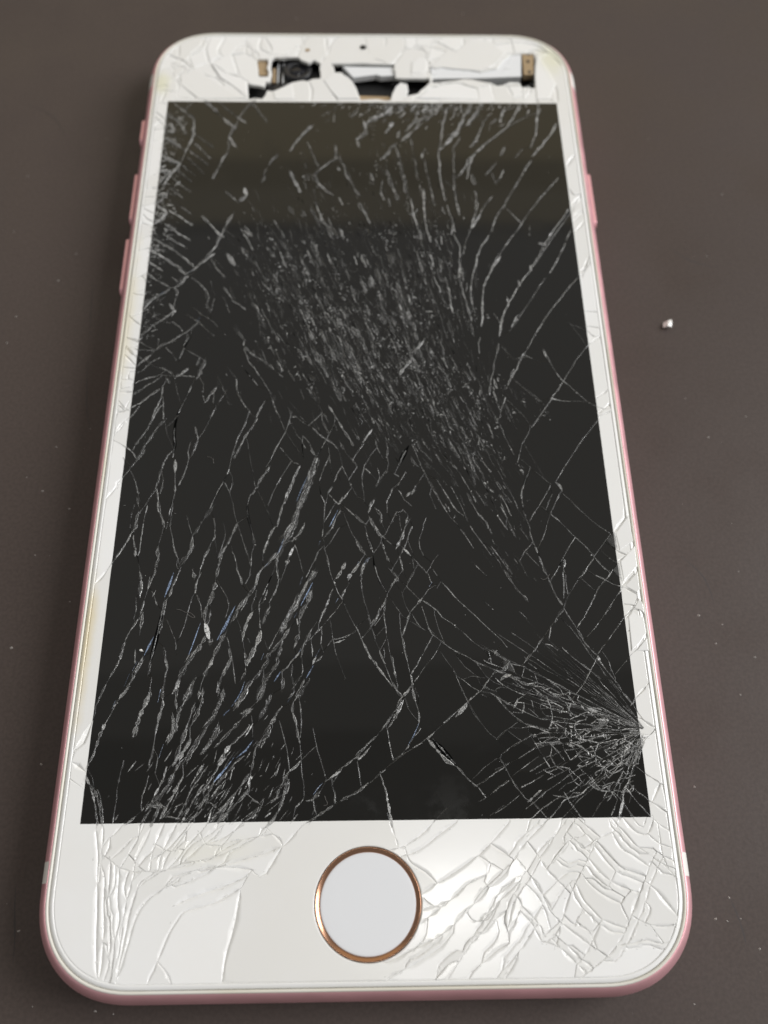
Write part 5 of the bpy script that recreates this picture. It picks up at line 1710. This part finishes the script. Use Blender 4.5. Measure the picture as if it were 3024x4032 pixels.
# ------------------------------------------------------------------ splinters along the cracks
FL = {k: ([], []) for k in (1, 2, 3, 4, 'gap', 'fill', 'lip', 'glint')}
def flake(kind, x, y, dx, dy, L, Wd, z=None, h=None, curve=0.0):
    vs, fs = FL[kind]
    if z is None: z = ZT + 0.012 + random.uniform(0, 0.02)
    if h is None: h = random.uniform(0.15, 0.5) * Wd
    nx, ny = -dy, dx
    sk = random.uniform(-.25, .25)
    out = [(-.5, random.uniform(-.12, .12)), (-.22 + sk, -.5 * random.uniform(.6, 1)), (.2 + sk * .5, -.5 * random.uniform(.6, 1)), (.5, random.uniform(-.12, .12)), (.22 - sk, .5 * random.uniform(.6, 1)), (-.2 - sk * .5, .5 * random.uniform(.6, 1))]
    tl = random.gauss(0, 0.10) * Wd; tw = random.gauss(0, 0.22) * Wd
    b = len(vs)
    for u, v in out: vs.append((x + dx * u * L + nx * v * Wd, y + dy * u * L + ny * v * Wd, z + tl * u + tw * (v + .5)))
    mu, mv = random.uniform(-.2, .2), random.uniform(-.25, .25)
    vs.append((x + dx * mu * L + nx * mv * Wd, y + dy * mu * L + ny * mv * Wd, z + h))
    for i in range(6): fs.append((b + i, b + (i + 1) % 6, b + 6))
def ribbon(kind, pts, wd, z):
    vs, fs = FL[kind]
    b = len(vs); n = len(pts)
    for i, (x, y) in enumerate(pts):
        a = pts[max(0, i - 1)]; c = pts[min(n - 1, i + 1)]
        dx, dy = c[0] - a[0], c[1] - a[1]; L = math.hypot(dx, dy) or 1
        t = i / max(1, n - 1); ww = wd * (0.15 + 0.85 * max(0.0, math.sin(math.pi * t)) ** .6) * random.uniform(.7, 1.15) / 2
        vs.append((x - dy / L * ww, y + dx / L * ww, z)); vs.append((x + dy / L * ww, y - dx / L * ww, z + 0.008))
    for i in range(n - 1): fs.append((b + 2 * i, b + 2 * i + 1, b + 2 * i + 3, b + 2 * i + 2))
def walk(pts):
    for a, b in zip(pts, pts[1:]):
        L = math.dist(a, b)
        if L > 1e-6: yield a, ((b[0] - a[0]) / L, (b[1] - a[1]) / L), L
def in_disp(x, y, m=0.0): return DX0 - m < x < DX1 + m and DY0 - m < y < DY1 + m
def resample(pts, step):
    out = [pts[0]]; acc = 0.0
    for a, d, L in walk(pts):
        t = step - acc
        while t < L: out.append((a[0] + d[0] * t, a[1] + d[1] * t)); t += step
        acc = (acc + L) % step
    out.append(pts[-1]); return out
def strip(kind, left, right, z0, z1):
    vs, fs = FL[kind]; b = len(vs)
    for l, r in zip(left, right): vs.append((l[0], l[1], z0)); vs.append((r[0], r[1], z1))
    for i in range(len(left) - 1): fs.append((b + 2 * i, b + 2 * i + 1, b + 2 * i + 3, b + 2 * i + 2))
def lenses(pts, lev, wd, gapp=.12):
    """a crack seen through the glass: a string of lens-shaped conchoidal flakes with bright lips and faint ribs inside"""
    if len(pts) < 2: return
    if pts[0][1] > 22 and random.random() < .5: lev = min(3, lev + 1)
    up = (1.7 if pts[0][1] > 12 else 1.25 if pts[0][1] > 0 else 1.0)
    w0 = max(.07, wd) * up
    p = resample(pts, .16); n = len(p); i = 0
    while i < n - 2:
        ln = int(random.uniform(3, 7) * (1 + 2.2 * w0)) + 1; j = min(n - 1, i + ln)
        seg = p[i:j + 1]; m = len(seg)
        if not in_disp(*seg[m // 2], .2): i = j; continue
        ll = p[i][0] < 6 and p[i][1] < -14; ur = p[i][0] > 7 and p[i][1] > -22                # the crushed lower left shows broad glassy flakes
        if random.random() < (.03 if ur and gapp < .2 else gapp):
            strip(1, *[[(x + o, y) for x, y in seg] for o in (-.018, .018)], ZT + .012, ZT + .014); i = j; continue
        wl = w0 * (random.uniform(.7, 1.6) if ll else random.uniform(.3, .9) if ur else random.uniform(.5, 1.2)) / 2; sk = random.uniform(-.4, .4); L_, R_, N_ = [], [], []
        for q in range(m):
            a, c = seg[max(0, q - 1)], seg[min(m - 1, q + 1)]; dx, dy = c[0] - a[0], c[1] - a[1]; LL = math.hypot(dx, dy) or 1
            nx, ny = -dy / LL, dx / LL; h = wl * (max(0.0, math.sin(math.pi * q / max(1, m - 1))) ** .7) + .012
            h1, h2 = h * (1 + sk) * random.uniform(.8, 1.2), h * (1 - sk) * random.uniform(.8, 1.2)
            L_.append((seg[q][0] + nx * h1, seg[q][1] + ny * h1)); R_.append((seg[q][0] - nx * h2, seg[q][1] - ny * h2)); N_.append((nx, ny))
        zt = ZT + .010 + random.uniform(0, .01); tilt = random.gauss(0, .35) * wl
        fill = 'fill' if wd > .12 or random.random() < .4 else None
        if fill and (lev == 3 or (ll and random.random() < .12)): strip(2, L_, R_, zt - .002 + abs(tilt) + tilt, zt - .002 + abs(tilt) - tilt)
        elif fill: strip('fill', L_, R_, zt + abs(tilt) + tilt, zt + abs(tilt) - tilt)
        for side, E in ((1, L_), (-1, R_)):
            lv = lev if random.random() < .62 else (min(3, lev + 1) if random.random() < .55 else max(1, lev - 1))
            t_ = random.uniform(.028, .055) * (1 + .5 * w0) * up
            strip(lv, E, [(x - side * N_[q][0] * t_, y - side * N_[q][1] * t_) for q, (x, y) in enumerate(E)], zt + .012, zt + random.uniform(.015, .05))
        if wl > .07:
            for _ in range(int((2 + wl * 22) * (1.6 if ll else 1))):
                q = random.randint(0, m - 1); f = random.uniform(.1, .9); x, y = L_[q][0] * f + R_[q][0] * (1 - f), L_[q][1] * f + R_[q][1] * (1 - f)
                an = random.gauss(0, .12); dx, dy = N_[q][1], -N_[q][0]; dx, dy = dx * math.cos(an) - dy * math.sin(an), dx * math.sin(an) + dy * math.cos(an)
                r = random.random(); k = lev if r < .6 else max(1, lev - 1) if r < .80 else min(3, lev + 1)
                flake(k, x, y, dx, dy, random.uniform(.35, 1.3) * (.5 + wl * 2), random.uniform(.025, .06) * up, zt + .02)
        for _ in range(1 if random.random() < .5 else 0):
            q = random.randint(0, m - 1); flake(min(3, lev + 1), seg[q][0] + random.gauss(0, wl * .6), seg[q][1] + random.gauss(0, wl * .6), *random.choice(((1, 0), (.7, .7), (.3, -.95))), random.uniform(.08, .2) * up, random.uniform(.05, .12) * up)
        i = j
def scatter(pts, lev, wd): lenses(pts, lev, wd)
for k, lev, wd, pts in cracks:
    if k == 's':
        p = rough(pts, 0.05)
        q_ = [v for v in p if in_disp(v[0], v[1], .05)]
        if len(q_) > 1:
            w_ = random.uniform(.028, .045) * (1.6 if p[0][1] > 12 else 1.0); strip(lev if random.random() < .7 else 2, [(x - w_ / 2, y - w_ / 4) for x, y in q_], [(x + w_ / 2, y + w_ / 4) for x, y in q_], ZT + .03, ZT + .04)
        if wd < .42: scatter(p, lev, wd)
        else:                                  # a wide sheaf: several strings side by side
            for q in range(int(wd / .17)):
                o = (q - (int(wd / .17) - 1) / 2) * .19; ph = random.uniform(0, 6)
                scatter([(x + o * (.75 + .35 * math.sin(i * .9 + ph)) * .87 + random.gauss(0, .03), y - o * .35) for i, (x, y) in enumerate(p)], random.choice((lev, lev, max(1, lev - 1))), random.uniform(.16, .3))
    elif k == 'h':
        p = rough(pts, 0.035); ribbon(lev, p, 0.075, ZT + .012); scatter(p, 1, 0.05)
    elif k == 'd':
        p = rough(pts, 0.03); ribbon('gap', p, wd * 1.25, ZT + .016); scatter(p, 2, wd * .35)
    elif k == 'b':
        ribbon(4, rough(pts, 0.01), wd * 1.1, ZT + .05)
for k, wd, p in lines:
    if k != 'w': continue
    p = resample(p, .3)
    for i in range(len(p) - 1):
        x, y = p[i]; d_ = math.dist(p[i], p[i + 1])
        if in_disp(x, y, .15) or d_ < 1e-6 or math.dist((x, y), HOME) < 5.7 or not inside((x, y), OUT): continue
        dx, dy = (p[i + 1][0] - x) / d_, (p[i + 1][1] - y) / d_
        if random.random() < .13: flake('lip', x, y, dx, dy, random.uniform(.4, 1.3), random.uniform(.02, .045), ZT - .03)  # grey crack line with its shadow painted in
        if random.random() < .16 * (.5 + wd * 2): flake('glint', x + random.gauss(0, .12), y + random.gauss(0, .12), dx, dy, random.uniform(.15, .6), random.uniform(.06, .2), ZT - .02, random.uniform(.02, .08))
# dense band of crushed glass across the middle of the screen
def field(x, y):
    sx = sy = 0
    for px, py, dx, dy in FIELD:
        w_ = 1 / ((x - px) ** 2 + (y - py) ** 2 + 4) ** 1.5; sx += dx * w_; sy += dy * w_
    L = math.hypot(sx, sy); return sx / L, sy / L
tot = sum(r * r * w_ for _, _, r, w_ in BLOBS)
def pick():
    bx, by, br, bw = random.choices(BLOBS, [r * r * w_ for _, _, r, w_ in BLOBS])[0]
    return random.gauss(bx, br * .55), random.gauss(by, br * .62)
def stream(x, y, L):
    pts = [(x, y)]
    while L > 0:
        dx, dy = field(x, y); an = random.gauss(0, .12); dx, dy = dx * math.cos(an) - dy * math.sin(an), dx * math.sin(an) + dy * math.cos(an)
        x, y = x + dx * .5, y + dy * .5; pts.append((x, y)); L -= .5
    return pts
for _ in range(430):
    x, y = pick()
    if in_disp(x, y, -.6): lenses(stream(x, y, random.choice((1.2, 2, 3, 4.5, 6))), random.choice((1, 1, 2)), random.choice((.08, .12, .2, .3, .42)), .3)
for _ in range(150):                           # powdered spots
    x, y = pick(); dx, dy = field(x, y); R_ = random.uniform(.25, .8)
    for _ in range(random.randint(5, 16)):
        a, b = random.gauss(0, R_ * .9), random.gauss(0, R_ * .4); an = random.gauss(0, .9)
        if in_disp(x, y, -.5): flake(random.choice((1, 2, 2, 3)), x + dx * a - dy * b, y + dy * a + dx * b, dx * math.cos(an) - dy * math.sin(an), dx * math.sin(an) + dy * math.cos(an), random.uniform(.1, .5), random.uniform(.05, .2))
for _ in range(2600):
    x, y = pick()
    if not in_disp(x, y, -.5): continue
    dx, dy = field(x, y); an = random.gauss(0, .15); dx, dy = dx * math.cos(an) - dy * math.sin(an), dx * math.sin(an) + dy * math.cos(an)
    r = random.random()
    if r < .45: flake(1, x, y, dx, dy, random.uniform(.6, 3.0), random.uniform(.05, .14))
    elif r < .52: flake('fill', x, y, dx, dy, random.uniform(.8, 2.4), random.uniform(.3, .7))
    elif r < .80: flake(2, x, y, dx, dy, random.uniform(.2, .9), random.uniform(.05, .13))
    elif r < .95: flake(random.choice((2, 2, 3)), x, y, *((dx, dy) if random.random() < .5 else (dy, -dx)), random.uniform(.08, .28), random.uniform(.05, .13))
    else: ribbon('gap', [(x, y), (x + dx * .5, y + dy * .5), (x + dx, y + dy)], .1, ZT + .012)
# fan of fine cracks round the blow on the right edge
fp = Vector(FANP[0]); fan = [Vector(p) for p in FAN]
def fan_at(u):
    s = u * (len(fan) - 1); i = min(len(fan) - 2, int(s)); return fan[i].lerp(fan[i + 1], s - i)
for i in range(30):                            # fine nearly parallel cracks running up and to the left
    u = random.uniform(0, .42); e = fan_at(u); r1 = random.uniform(.45, 1.0); n = 14; pts = []
    for i in range(n + 1):
        q = fp.lerp(e, .015 + (r1 - .015) * i / n); pts.append((q[0] + random.gauss(0, .04), q[1] + random.gauss(0, .04)))
    i = 0
    while i < n:
        j = min(n, i + random.randint(2, 5)); ribbon(1 if i > 5 else 2, pts[i:j + 1], random.uniform(.03, .06), ZT + .012)
        if random.random() < .4: scatter(pts[i:j + 1], 1, .08)
        i = j + random.choice((0, 0, 1, 2))
NR, NK = 27, 16                                # a net of radial and ring cracks below them
net = []
for i in range(NR):
    u = .30 + .70 * (i + random.uniform(-.25, .25)) / (NR - 1); e = fan_at(min(1, u)); row = []
    for k in range(NK):
        t = .05 + .063 * k + random.uniform(-.018, .018); q = fp.lerp(e, t); row.append((q[0] + random.gauss(0, .06), q[1] + random.gauss(0, .06)))
    net.append((row, int(NK * random.uniform(.7, 1.0))))
for i in range(NR):
    row, n = net[i]
    for k in range(n - 1):
        if random.random() < .82:
            scatter([row[k], row[k + 1]], 2 if random.random() < .7 else 1, random.uniform(.06, .14)); ribbon(2, [row[k], row[k + 1]], .06, ZT + .01)
        if i and k > 1 and k < net[i - 1][1] and random.random() < (.45 if k < 4 else .94):
            a, b = row[k], net[i - 1][0][k + random.choice((0, 0, 0, 1, -1))]; m_ = ((a[0] + b[0]) / 2 + random.gauss(0, .05), (a[1] + b[1]) / 2 + random.gauss(0, .05))
            ribbon(2, [a, m_, b], random.uniform(.07, .12), ZT + .01); scatter([a, m_, b], random.choice((2, 2, 3)), random.uniform(.07, .16))
        if random.random() < .10 and i: # a cell whose floor is crushed
            a, b, c_, d_ = row[k], row[k + 1], net[i - 1][0][k + 1], net[i - 1][0][k]
            strip(random.choice(('fill', 'fill', 2)), [a, b], [d_, c_], ZT + .012, ZT + random.uniform(.015, .06))
for _ in range(46):
    u = random.uniform(.42, .85); q = fp.lerp(fan_at(u), random.uniform(.12, .62)); d = (fan_at(u) - fp).normalized()
    for _ in range(random.randint(2, 7)):
        flake(random.choice((2, 3, 3)), q[0] + random.gauss(0, .25), q[1] + random.gauss(0, .15), *random.choice(((d[0], d[1]), (d[1], -d[0]))), random.uniform(.15, .5), random.uniform(.08, .2))
def crush(n, x0, x1, y0, y1, ang, spread, lv):
    for _ in range(n):
        x = x0 + (x1 - x0) * random.random() ** 2; y = random.uniform(y0, y1) + (x - x0) * .3; a_ = ang + random.gauss(0, spread)
        if in_disp(x, y, -.05): flake(random.choice(lv), x, y, math.cos(a_), math.sin(a_), random.uniform(.2, 1.1), random.uniform(.06, .2))
crush(420, DX0 + .1, DX0 + 3.4, 22, 50, -.6, .7, (1, 2, 2, 3)); crush(120, DX0 + .1, DX0 + 2.5, 8, 24, .5, .6, (1, 2, 2))
for _ in range(240):
    x = random.gauss(9, 8); y = DY1 - abs(random.gauss(0, 2.2)) - .1; a_ = random.gauss(1.0, .35)
    if in_disp(x, y, -.05): flake(random.choice((1, 2, 2, 3)), x, y, math.cos(a_), math.sin(a_), random.uniform(.4, 1.8), random.uniform(.08, .25))
for _ in range(210):
    x = random.gauss(-16.5, 4); y = DY0 + abs(random.gauss(0, 4.0)) + .1; a_ = random.gauss(1.0, .2)
    if in_disp(x, y, -.05): flake(random.choice((1, 2, 2, 2, 3)), x + (y - DY0) * .35, y, math.cos(a_), math.sin(a_), random.uniform(.3, 1.8), random.uniform(.04, .16))
for _ in range(110):                           # glass dust on the screen
    flake(3, random.uniform(DX0, DX1), random.uniform(DY0, DY1), 1, 0, random.uniform(.05, .12), random.uniform(.05, .1), ZT + .02)
for k, nm in ((1, "faint_splinters"), (2, "grey_splinters"), (3, "bright_splinters"), (4, "painted_blue_glints"), ('fill', "clear_flakes"), ('lip', "painted_crack_shadows"), ('glint', "white_glints")):
    o = link_mesh(nm, FL[k][0], FL[k][1], M_s[k] if k in M_s else {'fill': M_fill, 'lip': M_crack_shadow, 'glint': M_glint}[k], phone); tag(o, kind='stuff')
o = link_mesh("open_cracks", FL['gap'][0], FL['gap'][1], M_gap, phone); tag(o, kind='stuff')
for poly in (CHIP1, CHIP2):
    prism("clear_glass_chip", poly, ZT + .03, ZT + .10, M_chip, phone)
# ------------------------------------------------------------------ loose things
def crumb(name, x, y, sx, sy, sz, z=0.0, seed=1):
    rnd = random.Random(seed); bm = bmesh.new()
    for _ in range(16): bm.verts.new(((rnd.uniform(-.5, .5) * sx) * MM, (rnd.uniform(-.5, .5) * sy) * MM, rnd.uniform(0, 1) * sz * MM))
    bmesh.ops.convex_hull(bm, input=bm.verts)
    for v in [v for v in bm.verts if not v.link_faces]: bm.verts.remove(v)
    me = bpy.data.meshes.new(name); bm.to_mesh(me); bm.free(); me.materials.append(M_crumb)
    o = bpy.data.objects.new(name, me); C.objects.link(o); o.location = (x * MM, y * MM, z * MM); return o
tag(crumb("glass_crumb", 43.3, 15.8, 1.7, 1.5, 0.9, 0.0, 4), "small white crumb of broken glass lying alone on the table right of the phone", "glass crumb")
tag(crumb("glass_crumb", -25.2, -34.0, 0.55, 0.32, 0.25, ZT + .02, 9), "tiny bright flake of glass lying on the lower left of the dark screen", "glass crumb")
def fibre(pts, label):
    p = smooth_line(pts); vs, fs = [], []
    for i, (x, y) in enumerate(p):
        a = p[max(0, i - 1)]; c = p[min(len(p) - 1, i + 1)]; dx, dy = c[0] - a[0], c[1] - a[1]; L = math.hypot(dx, dy) or 1
        for k in range(4):
            an = math.pi / 2 * k; r_ = .022
            vs.append((x - dy / L * r_ * math.cos(an), y + dx / L * r_ * math.cos(an), ZT + .08 + r_ * math.sin(an)))
    for i in range(len(p) - 1):
        for k in range(4): fs.append((4 * i + k, 4 * i + (k + 1) % 4, 4 * i + 4 + (k + 1) % 4, 4 * i + 4 + k))
    tag(link_mesh("lint_fibre", vs, fs, M_fibre), label, "lint fibre")
fibre(FIB1, "short hooked lint fibre on the black screen, left of its middle")
fibre(FIB2, "looped lint fibre on the black screen between lower left cracks")
fibre(FIB3, "curled lint fibre near the bottom of the screen above the home button")
fibre(FIB4, "pale curly lint fibre among the crushed glass right of the screen middle")
vs, fs = [], []
rnd = random.Random(3)
sp = [(x, y, rnd.uniform(.10, .26)) for x, y in SPECKS] + [(rnd.uniform(-62, 70), rnd.uniform(-72, 84), rnd.uniform(.02, .06)) for _ in range(240)]
for x, y, s in sp:
    if abs(x) < 34 and abs(y) < 69.5: continue
    b = len(vs)
    a0 = rnd.uniform(0, 6)
    for k in range(5):
        a = a0 + k * 1.2566; q = s * rnd.uniform(.5, 1.1); vs.append((x + q * math.cos(a), y + q * math.sin(a) * .7, .004))
    vs.append((x, y, .004 + s * .5))
    for k in range(5): fs.append((b + k, b + (k + 1) % 5, b + 5))
tag(link_mesh("dust", vs, fs, M_dust), "pale specks of dust and grit scattered over the brown table", "dust", kind='stuff')
for pts in ([(-38.6, 10.5), (-38.2, 6), (-37.6, 1.5), (-36.6, -2.2)], [(-39.5, 24), (-39.2, 19), (-38.8, 14)], [(-37.9, -58), (-37.6, -60.5), (-37.2, -63), (-37, -65.5)], [(39.2, -60), (39.9, -62.5), (40.2, -65)], [(46, 30), (49, 27.5), (53, 26.2)], [(-55, 60), (-50, 57), (-47, 52)], [(40, -20), (42.5, -23), (43.2, -26.5)]):
    p = resample(smooth_line(pts), .25); vs, fs = [], []
    for i, (x, y) in enumerate(p):
        a, c = p[max(0, i - 1)], p[min(len(p) - 1, i + 1)]; L = math.dist(a, c) or 1; h = .09 * math.sin(math.pi * i / (len(p) - 1)) * random.uniform(.5, 1.2) + .01
        nx, ny = -(c[1] - a[1]) / L * h, (c[0] - a[0]) / L * h
        vs += [(x + nx, y + ny, .003), (x - nx, y - ny, .003)]
    for i in range(len(p) - 1): fs.append((2 * i, 2 * i + 1, 2 * i + 3, 2 * i + 2))
    link_mesh("scratch", vs, fs, M_scratch, tb)
